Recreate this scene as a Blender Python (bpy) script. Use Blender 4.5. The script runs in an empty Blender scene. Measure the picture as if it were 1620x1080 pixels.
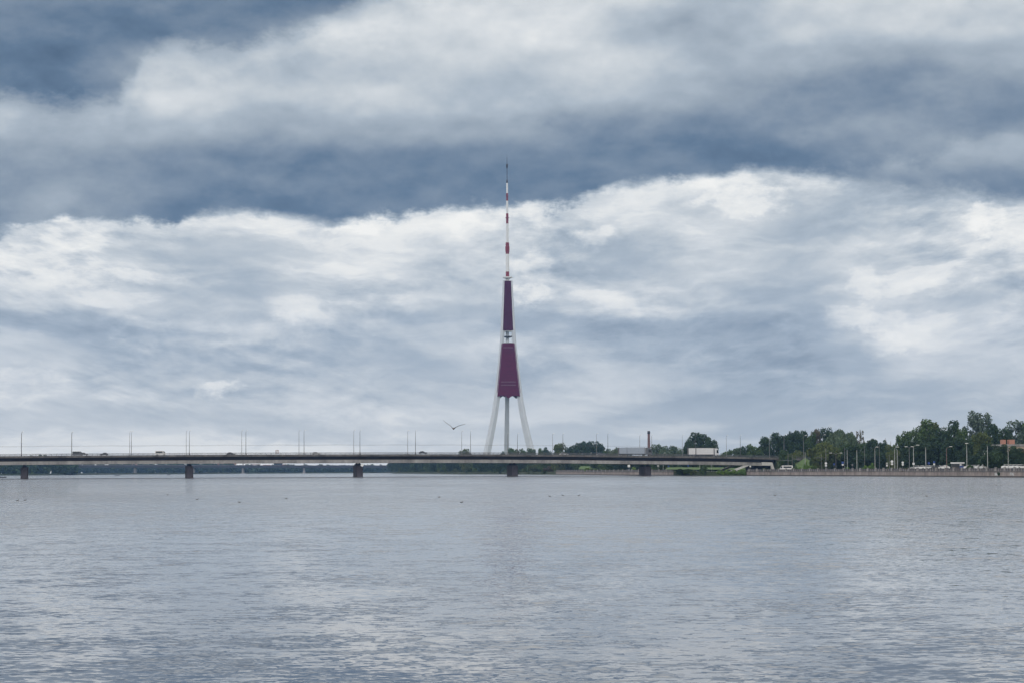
import bpy, bmesh, math, random
import numpy as np
from mathutils import Vector, Matrix
R = math.radians
rnd = random.Random(7)
C = bpy.context.scene.collection
sc = bpy.context.scene

# ------------------------------------------------------------------ camera
F = 3900.0                      # focal length in photo pixels (1620 wide)
cam_d = bpy.data.cameras.new("camera")
cam = bpy.data.objects.new("camera", cam_d); C.objects.link(cam)
cam_d.sensor_width = 36.0; cam_d.lens = 36.0 * F / 1620.0
cam_d.clip_start = 0.5; cam_d.clip_end = 60000
CAMH = 3.0
rot = (Matrix.Rotation(R(90) + math.atan(203.6 / F), 3, 'X') @ Matrix.Rotation(-0.0047, 3, 'Z'))
cam.matrix_world = Matrix.Translation((0, 0, CAMH)) @ rot.to_4x4()
sc.camera = cam
sc.render.resolution_x, sc.render.resolution_y = 1024, 682

def at(px, py, Y):
    """world point seen at photo pixel (px, py) at distance Y along the view"""
    d = rot @ Vector(((px - 810) / F, -(py - 540) / F, -1))
    return Vector((d.x / d.y * Y, Y, CAMH + d.z / d.y * Y))
def XY(px, Y):
    p = at(px, 744, Y); return p.x, Y
def ZY(px, py, Y): return at(px, py, Y).z

sc.view_settings.view_transform = 'Standard'; sc.view_settings.look = 'None'
sc.view_settings.exposure = 0.08; sc.view_settings.gamma = 1
sc.cycles.use_denoising = True
sc.cycles.max_bounces = 6; sc.cycles.diffuse_bounces = 2; sc.cycles.glossy_bounces = 2
sc.cycles.volume_bounces = 0; sc.cycles.transparent_max_bounces = 8

# ------------------------------------------------------------------ sun
SUN_EL, SUN_AZ = 42.0, 200.0     # azimuth clockwise from the view direction (+Y)
sd = bpy.data.lights.new("sun", 'SUN'); sun = bpy.data.objects.new("sun", sd); C.objects.link(sun)
sd.energy = 0.7; sd.angle = R(20); sd.color = (1.0, 0.95, 0.88)
sv = Vector((math.sin(R(SUN_AZ)) * math.cos(R(SUN_EL)), math.cos(R(SUN_AZ)) * math.cos(R(SUN_EL)), math.sin(R(SUN_EL))))
sun.rotation_euler = sv.to_track_quat('Z', 'Y').to_euler(); sun.location = sv * 500

# ------------------------------------------------------------------ node helper
class NT:
    def __init__(s, tree): s.t = tree; s.n = tree.nodes; s.l = tree.links
    def node(s, typ, **kw):
        n = s.n.new(typ)
        for k, v in kw.items(): setattr(n, k, v)
        return n
    def put(s, sock, v):
        if v is None: return
        if isinstance(v, bpy.types.NodeSocket): s.l.new(v, sock)
        else: sock.default_value = v
    def m(s, op, a, b=None, c=None, clamp=False):
        n = s.n.new('ShaderNodeMath'); n.operation = op; n.use_clamp = clamp
        for i, v in enumerate((a, b, c)): s.put(n.inputs[i], v)
        return n.outputs[0]
    def vm(s, op, a, b=None, scale=None):
        n = s.n.new('ShaderNodeVectorMath'); n.operation = op
        s.put(n.inputs[0], a)
        if b is not None: s.put(n.inputs[1], b)
        if scale is not None: s.put(n.inputs['Scale'], scale)
        return n.outputs[1] if op in ('LENGTH', 'DOT_PRODUCT') else n.outputs[0]
    def xyz(s, x, y, z=0.0):
        n = s.n.new('ShaderNodeCombineXYZ')
        for i, v in enumerate((x, y, z)): s.put(n.inputs[i], v)
        return n.outputs[0]
    def sep(s, v):
        n = s.n.new('ShaderNodeSeparateXYZ'); s.put(n.inputs[0], v); return n.outputs
    def noise(s, vec, scale, detail=4, rough=.5, dist=0, color=False):
        n = s.n.new('ShaderNodeTexNoise'); s.put(n.inputs['Vector'], vec)
        n.inputs['Scale'].default_value = scale; n.inputs['Detail'].default_value = detail
        n.inputs['Roughness'].default_value = rough; n.inputs['Distortion'].default_value = dist
        return n.outputs['Color' if color else 'Fac']
    def ramp(s, fac, stops, interp='LINEAR'):
        n = s.n.new('ShaderNodeValToRGB'); cr = n.color_ramp; cr.interpolation = interp
        while len(cr.elements) > 1: cr.elements.remove(cr.elements[-1])
        for i, (p, c) in enumerate(stops):
            e = cr.elements[0] if i == 0 else cr.elements.new(p)
            e.position = p; e.color = (*c, 1) if len(c) == 3 else c
        s.put(n.inputs[0], fac); return n.outputs[0]
    def mapr(s, v, a, b, c=0.0, d=1.0, smooth=False):
        n = s.n.new('ShaderNodeMapRange'); n.interpolation_type = 'SMOOTHSTEP' if smooth else 'LINEAR'
        for i, q in enumerate((v, a, b, c, d)): s.put(n.inputs[i], q)
        return n.outputs[0]
    def mix(s, f, a, b):
        n = s.n.new('ShaderNodeMix'); n.data_type = 'RGBA'
        s.put(n.inputs[0], f); s.put(n.inputs[6], a); s.put(n.inputs[7], b); return n.outputs[2]
    def mul(s, *a):
        r = a[0]
        for x in a[1:]: r = s.m('MULTIPLY', r, x)
        return r
    def add(s, *a):
        r = a[0]
        for x in a[1:]: r = s.m('ADD', r, x)
        return r

# ------------------------------------------------------------------ sky (world): Nishita behind a procedural cloud deck
def g(v): v /= 255.0; return v / 12.92 if v <= .04045 else ((v + .055) / 1.055) ** 2.4
W = bpy.data.worlds.new("World"); sc.world = W; W.use_nodes = True
W.node_tree.nodes.clear(); w = NT(W.node_tree)
SKY = 0.1
sky = w.node('ShaderNodeTexSky', sky_type='NISHITA'); sky.sun_disc = False
sky.sun_elevation = R(SUN_EL); sky.sun_rotation = R(SUN_AZ); sky.dust_density = 2.0
dirv = w.node('ShaderNodeTexCoord').outputs['Generated']
nv = w.vm('NORMALIZE', dirv); dx, dy, dz = w.sep(nv)
azr = w.m('ARCTAN2', dx, dy); elr = w.m('ARCSINE', dz)
U = w.m('MULTIPLY', azr, F / 1620.0)          # azimuth, about -0.5..0.5 across the river view
V = w.m('MULTIPLY', elr, F / 1620.0)          # elevation, same unit, 0 at the horizon
# domain warp: makes every cloud outline ragged
NV = w.xyz(U, w.m('MULTIPLY', V, 1.7), 0.0)
wc = w.noise(NV, 5.0, 5, .55, color=True); wr, wg, wb = w.sep(wc)
U2 = w.add(U, w.m('MULTIPLY_ADD', wr, 0.09, -0.045))
V2 = w.add(V, w.m('MULTIPLY_ADD', wg, 0.046, -0.023))
Un = w.m('ADD', U2, 0.5, clamp=True)          # 0..1 = left..right of the view
U2b = w.add(U, w.m('MULTIPLY_ADD', wr, 0.05, -0.025))
fine = w.noise(NV, 22.0, 6, .6); fine2 = w.noise(NV, 9.0, 5, .6)

def vrow(py): return (743.6 - py) / 1620.0
def palette(L):
    # cloud colour for a lightness of 0..255 (sRGB), slate blue when thick, neutral when thin
    pts = [(90, (76, 96, 119)), (108, (93, 114, 137)), (130, (123, 138, 155)), (155, (153, 164, 175)), (180, (176, 186, 195)),
           (200, (200, 206, 210)), (220, (221, 224, 225)), (245, (248, 247, 242)), (255, (255, 253, 247))]
    for (a, ca), (b, cb) in zip(pts, pts[1:]):
        if L <= b:
            t = max(0, (L - a) / (b - a)); return tuple(g(x + (y - x) * t) for x, y in zip(ca, cb))
    return tuple(g(x) for x in pts[-1][1])
def field(rows, step):
    """lightness of a cloud layer laid out by azimuth and elevation"""
    tot = None
    for i, (py, vals) in enumerate(rows):
        n = len(vals); stops = [(k / (n - 1), (v / 255.,) * 3) for k, v in enumerate(vals)]
        val = w.ramp(Un, stops, 'EASE')
        a = vrow(py); dv = step / 1620.0
        wt = w.m('SUBTRACT', 1.0, w.m('MULTIPLY', w.m('ABSOLUTE', w.m('SUBTRACT', V2, a)), 1 / dv), clamp=True)
        if i == 0: wt = w.m('MAXIMUM', wt, w.m('GREATER_THAN', V2, a))
        if i == len(rows) - 1: wt = w.m('MAXIMUM', wt, w.m('LESS_THAN', V2, a))
        wt = w.mapr(wt, 0, 1, 0, 1, True)
        c = w.mul(val, wt); tot = c if tot is None else w.add(tot, c)
    return tot
bank_rows = [
 (-50, [165,165,160,150,145,150,160,185,200,205,205,200,180,180,190,195,200,205,205]),
 (0,   [150,148,142,140,135,125,132,165,198,206,210,205,168,165,185,190,198,203,206]),
 (50,  [136,126,124,125,132,150,195,188,203,204,202,172,160,172,178,184,196,200,204]),
 (100, [128,122,148,165,156,168,188,192,196,197,200,188,182,168,158,150,152,165,172]),
 (150, [128,120,142,196,192,186,186,184,176,180,186,176,158,144,135,130,126,133,134]),
 (200, [165,152,155,164,158,150,152,148,144,144,136,132,128,126,130,134,134,132,128]),
 (250, [142,140,132,120,114,112,107,107,108,110,112,112,110,106,108,116,128,142,150]),
 (300, [140,148,128,112,108,106,106,104,104,106,112,112,112,112,122,124,120,118,114]),
 (350, [122,132,124,116,114,112,110,108,106,108,116,118,118,118,120,120,114,110,106]),
]
low_rows = [
 (280, [225,225,225,225,225,225,225,225,225,225,225,232,225,228,210,215,225,225,225]),
 (330, [225,225,225,225,228,225,225,225,228,228,228,232,214,226,208,206,214,232,228]),
 (380, [222,218,212,212,216,216,222,222,220,218,216,206,204,206,205,207,214,236,230]),
 (430, [214,226,218,208,208,212,222,222,196,228,206,212,214,212,206,210,212,226,226]),
 (480, [202,205,212,214,214,238,212,204,196,208,200,206,210,200,200,214,222,212,212]),
 (530, [188,188,190,196,205,206,194,194,196,200,198,196,190,180,182,200,224,206,204]),
 (580, [200,198,190,188,196,194,188,192,196,194,194,186,178,174,176,184,198,198,196]),
 (630, [208,210,204,196,198,198,194,194,192,190,194,188,180,176,178,182,186,188,188]),
 (680, [205,205,204,202,202,204,202,202,202,198,194,188,184,180,180,182,184,186,186]),
 (730, [205,206,206,206,206,206,206,206,206,202,198,192,188,184,182,184,186,188,188]),
]
bank = field(bank_rows, 50); low = field(low_rows, 50)
# ragged lower edge of the dark bank
edge = [(0,382),(60,368),(130,358),(200,354),(270,360),(310,350),(350,345),(420,347),(490,354),(525,362),(560,354),(610,350),
        (650,336),(700,330),(760,328),(830,322),(875,326),(910,318),(960,308),(990,298),(1060,286),(1120,284),(1190,277),(1250,279),
        (1300,298),(1400,312),(1500,322),(1560,328),(1620,331)]
es = [(p / 1620.0, (vrow(y) / .5,) * 3) for p, y in edge]
ev = w.m('MULTIPLY', w.ramp(w.m('ADD', U2b, 0.5, clamp=True), es, 'EASE'), .5)
frag = w.noise(NV, 14.0, 8, .68)
lump = w.noise(w.xyz(w.mul(U, 1.0), w.mul(V, 1.3), 2.0), 8.5, 3, .5); soft = w.noise(w.xyz(U, 0.0, 5.0), 5.5, 2, .5)
ragg = w.add(V, w.m('MULTIPLY', w.m('SUBTRACT', frag, .5), w.mapr(soft, .40, .60, .042, .080)), w.m('MULTIPLY', w.m('SUBTRACT', lump, .5), .030))
sw_ = w.add(w.mapr(soft, .40, .60, .009, .0038), w.mapr(U, .26, .34, 0.0, .003))
inb = w.mapr(w.m('DIVIDE', w.m('SUBTRACT', ragg, ev), sw_), -0.7, 1.3, 0, 1, True)
# detail inside the bank: soft; under it: streaks flattened with perspective
Sx = w.m('DIVIDE', U, w.m('ADD', w.m('MAXIMUM', V, -0.02), 0.16)); Sy = w.m('LOGARITHM', w.m('ADD', w.m('MAXIMUM', V, -0.02), 0.10), 2.718)
SV = w.xyz(w.m('MULTIPLY', Sx, 1.0), w.m('MULTIPLY', Sy, 1.9), 0.0)
n1 = w.noise(SV, 2.3, 9, .58, 0.25); n2 = w.noise(SV, 10.0, 7, .62, .0)
n1u = w.noise(w.vm('ADD', SV, (0.0, .07, 0.0)), 2.3, 9, .58, 0.25)
busy = w.mapr(w.noise(NV, 4.3, 2, .5), .40, .62, .15, 1.0, True)
emb = w.mul(w.m('SUBTRACT', n1, n1u), busy)      # sunlit tops over shaded bases
pn = w.noise(NV, 48.0, 6, .65)
NVu = w.vm('ADD', NV, (0.0, .02, 0.0)); fine2u = w.noise(NVu, 9.0, 5, .6)
sb = w.noise(NV, 5.5, 4, .52); sbu = w.noise(w.vm('ADD', NV, (-.012, .030, 0.0)), 5.5, 4, .52)
billow = w.m('POWER', w.m('MAXIMUM', w.m('SUBTRACT', n1, .50), 0.0), 1.0)
calm = w.mapr(V, .04, .20, .22, 1.05)                        # the far, low sky is smoother
tuft = w.mul(w.mapr(n1, .53, .66, 0, .13, True), w.mapr(low, .74, .88, .15, 1.0))
det = w.add(w.m('MULTIPLY', w.m('SUBTRACT', n1, .5), .42), w.mul(w.m('SUBTRACT', n2, .5), .34, busy), w.mul(emb, .80), w.mul(tuft, busy, 1.2))
n3 = w.noise(w.xyz(w.add(w.mul(U, 1.3), w.mul(wr, .12)), w.add(w.mul(V, 6.5), w.mul(wg, .5)), 4.0), 4.2, 9, .60)
streak = w.add(w.mapr(n3, .42, .62, -.046, .044, True), w.mul(w.mapr(n3, .57, .66, 0, .09, True), w.mapr(low, .76, .86, 0.1, 1.0)))
lowd = w.add(low, w.mul(det, calm), streak, w.mapr(V, .0, .15, .085, -.035))
n4 = w.noise(w.xyz(w.add(w.mul(U, 1.0), w.mul(wb, .16)), w.add(w.mul(V, 2.2), w.mul(wr, .16)), 9.0), 4.6, 5, .5)
bankd = w.add(w.m('MULTIPLY_ADD', bank, 1.08, -.030), w.m('MULTIPLY', w.m('SUBTRACT', sb, sbu), .26), w.mapr(n4, .44, .62, -.028, .028, True), w.m('MULTIPLY', w.m('SUBTRACT', fine2, fine2u), .16), w.m('MULTIPLY', w.m('SUBTRACT', fine2, .5), .15), w.m('MULTIPLY', w.m('SUBTRACT', fine, .5), .03))
# bright rims just under the bank
rim = w.mapr(w.m('ABSOLUTE', w.m('SUBTRACT', w.m('SUBTRACT', ev, ragg), .014)), 0, .022, .065, 0, True)
lowd = w.add(lowd, w.mul(rim, w.mapr(n2, .42, .62, 0, 1)))
# individual sunlit heads
puffs = [(350,608,30,10,.30),(1185,315,60,16,.24),(935,368,30,12,.22),(1556,350,26,20,.30),(1590,372,30,14,.16),(1395,512,36,14,.16),(1432,536,38,13,.18),(1470,512,30,10,.12),(1375,447,26,16,.20),
         (455,478,34,16,.14),(480,502,40,14,.12),(845,462,40,10,.18),(940,465,36,8,.16),(80,478,0,0,0),(165,436,110,8,.15),(40,592,70,10,.12),(845,425,30,26,.18),
         (1340,500,40,14,.18),(770,345,60,10,.16),(560,362,40,7,.2),(1240,400,80,9,.05),(1480,455,70,10,.14),(1400,548,36,9,.12),(230,515,40,18,.12)]
for (x, y, rx, ry, a) in puffs:
    if not rx: continue
    ex = w.m('MULTIPLY', w.m('SUBTRACT', U2b, (x - 810) / 1620.), 1620. / rx)
    ey = w.m('MULTIPLY', w.m('SUBTRACT', w.add(V, w.m('MULTIPLY_ADD', frag, .03, -.015)), vrow(y)), 1620. / ry)
    ey = w.m('MAXIMUM', ey, w.m('MULTIPLY', ey, -.5)) if False else w.m('MAXIMUM', w.m('MULTIPLY', ey, 1.25), w.m('MULTIPLY', ey, -.55))
    d2 = w.add(w.mul(ex, ex), w.mul(ey, ey))
    lowd = w.add(lowd, w.mapr(w.add(d2, w.m('MULTIPLY_ADD', pn, 6.0, -3.0)), -.3, 2.2, a * .66, 0, True))
lowd = w.m('MINIMUM', lowd, w.m('MULTIPLY_ADD', lowd, .45, .50))       # soft shoulder in the brightest heads
# crisp inner outlines of the bank: the mass at upper left and the lighter shelf at right
def outline(pts, wid):
    e = w.m('MULTIPLY', w.ramp(w.m('ADD', U2b, 0.5, clamp=True), [(p / 1620.0, (vrow(y) / .5,) * 3) for p, y in pts], 'EASE'), .5)
    d = w.m('SUBTRACT', w.add(V, w.m('MULTIPLY', w.m('SUBTRACT', frag, .5), .085), w.m('MULTIPLY', w.m('SUBTRACT', sb, .5), .05)), e)
    return w.mapr(d, -wid, wid, 0, 1, True), w.mapr(w.m('ABSOLUTE', w.m('ADD', d, .012)), 0, .022, 1, 0, True)
m2, r2 = outline([(0, 160), (60, 163), (130, 176), (190, 172), (215, 130), (240, 92), (300, 78), (380, 72), (450, 62), (520, 34), (600, 8), (680, -30), (1620, -60)], .010)
m3, r3 = outline([(0, -60), (1180, -60), (1240, 290), (1300, 284), (1440, 260), (1510, 245), (1620, 224)], .007)
lft = w.mapr(U, -.08, .02, 1, 0); rgt = w.mapr(U, .24, .31, 0, 1)
bankd = w.add(bankd, w.mul(lft, w.add(w.m('MULTIPLY', m2, -.085), w.m('MULTIPLY', r2, .045), .02)), w.mul(rgt, w.m('SUBTRACT', 1.0, m3), .035), w.mul(rgt, r3, .03))
L = w.add(w.mul(bankd, inb), w.mul(lowd, w.m('SUBTRACT', 1.0, inb)))
# rest of the sky dome (above, beside and behind the view): a broken grey deck
gn = w.noise(w.vm('MULTIPLY', nv, (1, 1, 1.6)), 2.6, 7, .58, .3)
gen = w.mul(w.m('MULTIPLY_ADD', gn, 1.1, 0.42), w.mapr(elr, .19, .75, 1.10, 1.15, True))
far = w.m('MAXIMUM', w.mapr(w.m('ABSOLUTE', U), .52, .80, 0, 1, True), w.mapr(V, .47, .62, 0, 1, True))
L = w.add(w.mul(L, w.m('SUBTRACT', 1.0, far)), w.mul(gen, far))
cl = w.ramp(L, [(x / 255., palette(x)) for x in (90, 108, 130, 155, 180, 200, 220, 245, 255)])
vs = w.node('ShaderNodeVectorMath', operation='SCALE'); w.l.new(cl, vs.inputs[0]); vs.inputs['Scale'].default_value = 1 / SKY
cover = w.mapr(n1, .60, .80, .97, .90)
col = w.mix(cover, sky.outputs[0], vs.outputs[0])
bg = w.node('ShaderNodeBackground'); w.l.new(col, bg.inputs[0]); bg.inputs[1].default_value = SKY
out = w.node('ShaderNodeOutputWorld'); w.l.new(bg.outputs[0], out.inputs[0])

# ------------------------------------------------------------------ materials
def new_mat(name):
    m = bpy.data.materials.new(name); m.use_nodes = True; m.node_tree.nodes.clear()
    n = NT(m.node_tree); b = n.node('ShaderNodeBsdfPrincipled'); o = n.node('ShaderNodeOutputMaterial')
    n.l.new(b.outputs[0], o.inputs[0]); return m, n, b
def simple(name, col, rough=.6, var=.25, scale=.6, metal=0.0, stretch=(1, 1, 1)):
    m, n, b = new_mat(name)
    tc = n.node('ShaderNodeTexCoord').outputs['Object']
    f = n.noise(n.vm('MULTIPLY', tc, stretch), scale, 5, .6)
    lo = tuple(c * (1 - var) for c in col); hi = tuple(min(1, c * (1 + var)) for c in col)
    c = n.ramp(f, [(.3, lo), (.7, hi)]); n.l.new(c, b.inputs['Base Color'])
    b.inputs['Roughness'].default_value = rough; b.inputs['Metallic'].default_value = metal
    return m

def water_mat():
    m, n, b = new_mat("river_water")
    pos = n.node('ShaderNodeNewGeometry').outputs['Position']; x, y, z = n.sep(pos)
    dist = n.vm('LENGTH', pos)
    # wind patches: calmer and rougher lanes
    patch = n.noise(n.xyz(n.mul(x, .018), n.mul(y, .007)), 1.0, 4, .6)
    patch2 = n.noise(n.xyz(n.mul(x, .004), n.mul(y, .0012), 3.0), 1.0, 3, .5)
    amp = n.mapr(n.add(n.mul(patch, .65), n.mul(patch2, .35)), .40, .60, .40, 1.25)
    amp = n.mul(amp, n.mapr(dist, 40, 320, .60, 2.0)); ampS = n.mapr(dist, 40, 220, .42, 1.0)
    def slope(sx, sy, det, k, ofs):
        c = n.noise(n.xyz(n.mul(x, sx), n.mul(y, sy), ofs), 1.0, det, .55, color=True)
        return n.vm('SCALE', n.vm('SUBTRACT', c, (.5, .5, .5)), scale=k)
    s = n.vm('ADD', slope(2.4, 2.9, 2, .62, 0.0), n.vm('SCALE', slope(5.5, 7.0, 2, .70, 7.0), scale=ampS))
    s = n.vm('ADD', s, slope(.45, .40, 3, .46, 3.0))
    s = n.vm('SCALE', s, scale=amp)
    a, c, _ = n.sep(s)
    c = n.m('SUBTRACT', n.mul(c, .45), n.m('MULTIPLY_ADD', n.m('ABSOLUTE', c), .62, .008))   # facets tilted away are hidden behind crests at this grazing view
    nrm = n.vm('NORMALIZE', n.xyz(n.mul(a, 2.0), c, 1.0))
    n.l.new(nrm, b.inputs['Normal'])
    b.inputs['Base Color'].default_value = (.084, .095, .122, 1)
    b.inputs['Roughness'].default_value = .035; b.inputs['IOR'].default_value = 1.33
    return m
def link(name, me, mat=None, parent=None):
    o = bpy.data.objects.new(name, me); C.objects.link(o)
    if mat is not None: me.materials.append(mat)
    if parent is not None: o.parent = parent
    return o
def mesh(verts, faces, smooth=False):
    me = bpy.data.meshes.new("m"); me.from_pydata([tuple(v) for v in verts], [], faces); me.update()
    if smooth: me.polygons.foreach_set('use_smooth', [True] * len(me.polygons))
    return me
def struct(o, label=None, cat=None):
    o['kind'] = 'structure'
    if label: o['label'] = label
    if cat: o['category'] = cat
    return o
wm = water_mat()
water = struct(link('river_water', mesh([(-6500, -300, 0), (6500, -300, 0), (6500, 6900, 0), (-6500, 6900, 0)], [(0, 1, 2, 3)]), wm),
               'wide grey river with small wind ripples, filling the lower part of the view', 'river')

# ------------------------------------------------------------------ mesh helpers
class MB:
    def __init__(s): s.v = []; s.f = []
    def poly(s, vs, fs):
        o = len(s.v); s.v += [tuple(v) for v in vs]; s.f += [tuple(i + o for i in f) for f in fs]; return s
    def box(s, x0, x1, y0, y1, z0, z1, M=None):
        vs = [Vector((x, y, z)) for z in (z0, z1) for y in (y0, y1) for x in (x0, x1)]
        if M is not None: vs = [M @ v for v in vs]
        return s.poly(vs, [(0, 2, 3, 1), (4, 5, 7, 6), (0, 1, 5, 4), (2, 6, 7, 3), (0, 4, 6, 2), (1, 3, 7, 5)])
    def rings(s, rings, cap=True, closed=True):
        n = len(rings[0]); o = len(s.v)
        for r in rings: s.v += [tuple(v) for v in r]
        for i in range(len(rings) - 1):
            for j in range(n if closed else n - 1):
                a = o + i * n + j; b = o + i * n + (j + 1) % n
                s.f.append((a, b, b + n, a + n))
        if cap:
            s.f.append(tuple(o + j for j in reversed(range(n)))); s.f.append(tuple(o + (len(rings) - 1) * n + j for j in range(n)))
        return s
    def tube(s, p0, p1, r0, r1=None, n=8):
        r1 = r0 if r1 is None else r1; p0 = Vector(p0); p1 = Vector(p1)
        q = (p1 - p0).to_track_quat('Z', 'Y')
        return s.rings([[p + q @ Vector((r * math.cos(2 * math.pi * k / n), r * math.sin(2 * math.pi * k / n), 0)) for k in range(n)] for p, r in ((p0, r0), (p1, r1))])
    def lathe(s, prof, c=(0, 0, 0), n=24):
        c = Vector(c)
        return s.rings([[c + Vector((r * math.cos(2 * math.pi * k / n), r * math.sin(2 * math.pi * k / n), z)) for k in range(n)] for r, z in prof])
    def prism(s, prof, y0, y1):      # profile in x,z extruded along y
        return s.rings([[(x, y0, z) for x, z in prof], [(x, y1, z) for x, z in prof]])
    def mesh(s, smooth=False):
        me = mesh(s.v, s.f, smooth); bm = bmesh.new(); bm.from_mesh(me)
        bmesh.ops.recalc_face_normals(bm, faces=bm.faces); bm.to_mesh(me); bm.free()
        if smooth: me.polygons.foreach_set('use_smooth', [True] * len(me.polygons))
        return me
    def build(s, name, mat, parent=None, smooth=False):
        return link(name, s.mesh(smooth), mat, parent)
def empty(name, loc=(0, 0, 0), rz=0.0, label=None, cat=None, group=None):
    o = bpy.data.objects.new(name, None); C.objects.link(o); o.location = loc; o.rotation_euler = (0, 0, rz)
    return tag(o, label, cat, group)
def tag(o, label=None, cat=None, group=None):
    if label: o['label'] = label
    if cat: o['category'] = cat
    if group: o['group'] = group
    return o
def kids(o): return [c for c in bpy.data.objects if c.parent == o]
def dup(root, loc, rz=0.0, scale=(1, 1, 1), label=None, group=None, tree=None):
    """copy of a thing with copies of its parts and sub-parts"""
    tree = tree or snapshot(root)
    def rec(node, par):
        o, ch = node; c = o.copy(); C.objects.link(c); c.parent = par
        for x in ch: rec(x, c)
        return c
    r = rec(tree, None); r.location = loc; r.rotation_euler = (0, 0, rz); r.scale = scale
    return tag(r, label, None, group)
def snapshot(root): return (root, [snapshot(c) for c in kids(root)])

# materials -------------------------------------------------------
def concrete(name, col, stain=.35, sx=1.0, sz=.15, rough=.85):
    m, n, b = new_mat(name); p = n.node('ShaderNodeNewGeometry').outputs['Position']
    big = n.noise(p, .12, 4, .6); strk = n.noise(n.vm('MULTIPLY', p, (sx, sx, sz)), 1.0, 5, .65); spot = n.noise(p, 1.4, 5, .7)
    f = n.add(n.mul(big, .35), n.mul(strk, .4), n.mul(spot, .25))
    lo = tuple(c * (1 - stain) for c in col); hi = tuple(min(1, c * (1 + stain)) for c in col)
    n.l.new(n.ramp(f, [(.38, lo), (.62, hi)]), b.inputs['Base Color']); b.inputs['Roughness'].default_value = rough
    return m
M = {}
M['parapet'] = concrete('weathered_parapet_concrete', (.115, .108, .105), .55, .5, .2)
M['girder'] = concrete('girder_concrete', (.29, .28, .275), .42, .45, .06)
M['soffit'] = concrete('dark_shade_concrete', (.016, .014, .022), .3)  # near-black tone paints in the shade under the deck overhang
M['pale_concrete'] = concrete('pale_clean_concrete', (.55, .54, .53), .15)
M['pier'] = concrete('dark_pier_concrete', (.115, .10, .115), .3, .5, .3)
M['quay'] = concrete('stained_quay_concrete', (.30, .255, .24), .5, .45, .10)
M['quay_dark'] = concrete('wet_quay_foot', (.06, .055, .055), .4, .3, .3)
M['rail'] = simple('grey_railing_iron', (.10, .10, .11), .6)
M['pole'] = simple('galvanised_pole', (.20, .20, .21), .5)
M['pole_dark'] = simple('dark_lamp_pole', (.07, .07, .08), .5)
M['pole_pale'] = simple('pale_concrete_pole', (.34, .35, .34), .7)
M['pole_rust'] = simple('rust_red_pole', (.20, .12, .11), .7)
M['lamp_white'] = simple('white_lamp_head', (.80, .80, .78), .3, .05)
M['white_paint'] = simple('white_paint', (.72, .73, .74), .4, .05)
M['tower_white'] = concrete('tower_leg_paint', (.56, .60, .66), .07)
M['tower_red'] = simple('tower_maroon_cladding', (.088, .001, .034), .5, .15, .3, stretch=(.3, .3, 1))
M['tower_red_upper'] = simple('tower_dark_cladding', (.058, .001, .030), .5, .15, .3)
M['tower_red'].node_tree.nodes['Principled BSDF'].inputs['Specular IOR Level'].default_value = .1; M['tower_red_upper'].node_tree.nodes['Principled BSDF'].inputs['Specular IOR Level'].default_value = .1
M['mast_red'] = simple('mast_red_paint', (.19, .012, .030), .5, .1)
M['mast_white'] = simple('mast_white_paint', (.72, .74, .76), .5, .06)
M['dark'] = simple('dark_metal', (.02, .02, .025), .5)
M['glass'] = simple('dark_glass', (.02, .025, .03), .12, .1)
M['rubber'] = simple('black_rubber', (.015, .015, .015), .8)
M['brick'] = concrete('weathered_red_brick', (.23, .12, .095), .25)
M['chimney'] = concrete('old_chimney_brick', (.16, .085, .075), .25)
M['orange_brick'] = concrete('orange_plaster', (.38, .19, .14), .12)
M['cream'] = concrete('cream_plaster', (.50, .40, .32), .12)
M['blue'] = simple('blue_paint', (.03, .07, .26), .4, .1)
M['roof_far'] = simple('faded_roof', (.30, .13, .10), .8)

def ground_mat():
    m, n, b = new_mat('bank_ground'); p = n.node('ShaderNodeNewGeometry').outputs['Position']
    f = n.noise(p, .03, 6, .6); f2 = n.noise(p, .8, 5, .7)
    c = n.ramp(n.add(n.mul(f, .6), n.mul(f2, .4)), [(.35, (.020, .032, .012)), (.5, (.040, .062, .020)), (.62, (.07, .08, .04))])
    n.l.new(c, b.inputs['Base Color']); b.inputs['Roughness'].default_value = .95; return m
def leaf_mat(name, cols, spec=.2):
    m, n, b = new_mat(name); gi = n.node('ShaderNodeNewGeometry'); ri = gi.outputs['Random Per Island']
    oi = n.node('ShaderNodeObjectInfo').outputs['Random']
    cl = n.noise(n.node('ShaderNodeTexCoord').outputs['Object'], .35, 3, .6)
    f = n.add(n.mul(ri, .35), n.mul(cl, .75), n.mul(oi, .22), -.16)
    k = len(cols) - 1
    n.l.new(n.ramp(f, [(.2 + .6 * i / k, c) for i, c in enumerate(cols)]), b.inputs['Base Color'])
    b.inputs['Roughness'].default_value = .7; b.inputs['Specular IOR Level'].default_value = spec
    return m
LM = {
 'dark': leaf_mat('dark_green_leaves', [(0.015, 0.033, 0.020), (0.036, 0.069, 0.033), (0.067, 0.108, 0.045)]),
 'mid': leaf_mat('green_leaves', [(0.030, 0.056, 0.021), (0.067, 0.116, 0.036), (0.120, 0.172, 0.056)]),
 'olive': leaf_mat('olive_leaves', [(0.045, 0.063, 0.021), (0.093, 0.125, 0.039), (0.158, 0.179, 0.063)]),
 'willow': leaf_mat('grey_green_willow_leaves', [(0.045, 0.075, 0.045), (0.090, 0.135, 0.075), (0.158, 0.202, 0.120)]),
 'bright': leaf_mat('bright_bank_leaves', [(0.060, 0.113, 0.024), (0.128, 0.224, 0.045), (0.224, 0.299, 0.075)]),
 'brown': leaf_mat('reddish_sparse_leaves', [(0.046, 0.048, 0.030), (0.098, 0.086, 0.055), (0.149, 0.127, 0.081)]),
 'silver': leaf_mat('silvery_poplar_leaves', [(0.053, 0.083, 0.063), (0.105, 0.149, 0.116), (0.179, 0.224, 0.179)]),
}
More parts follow.
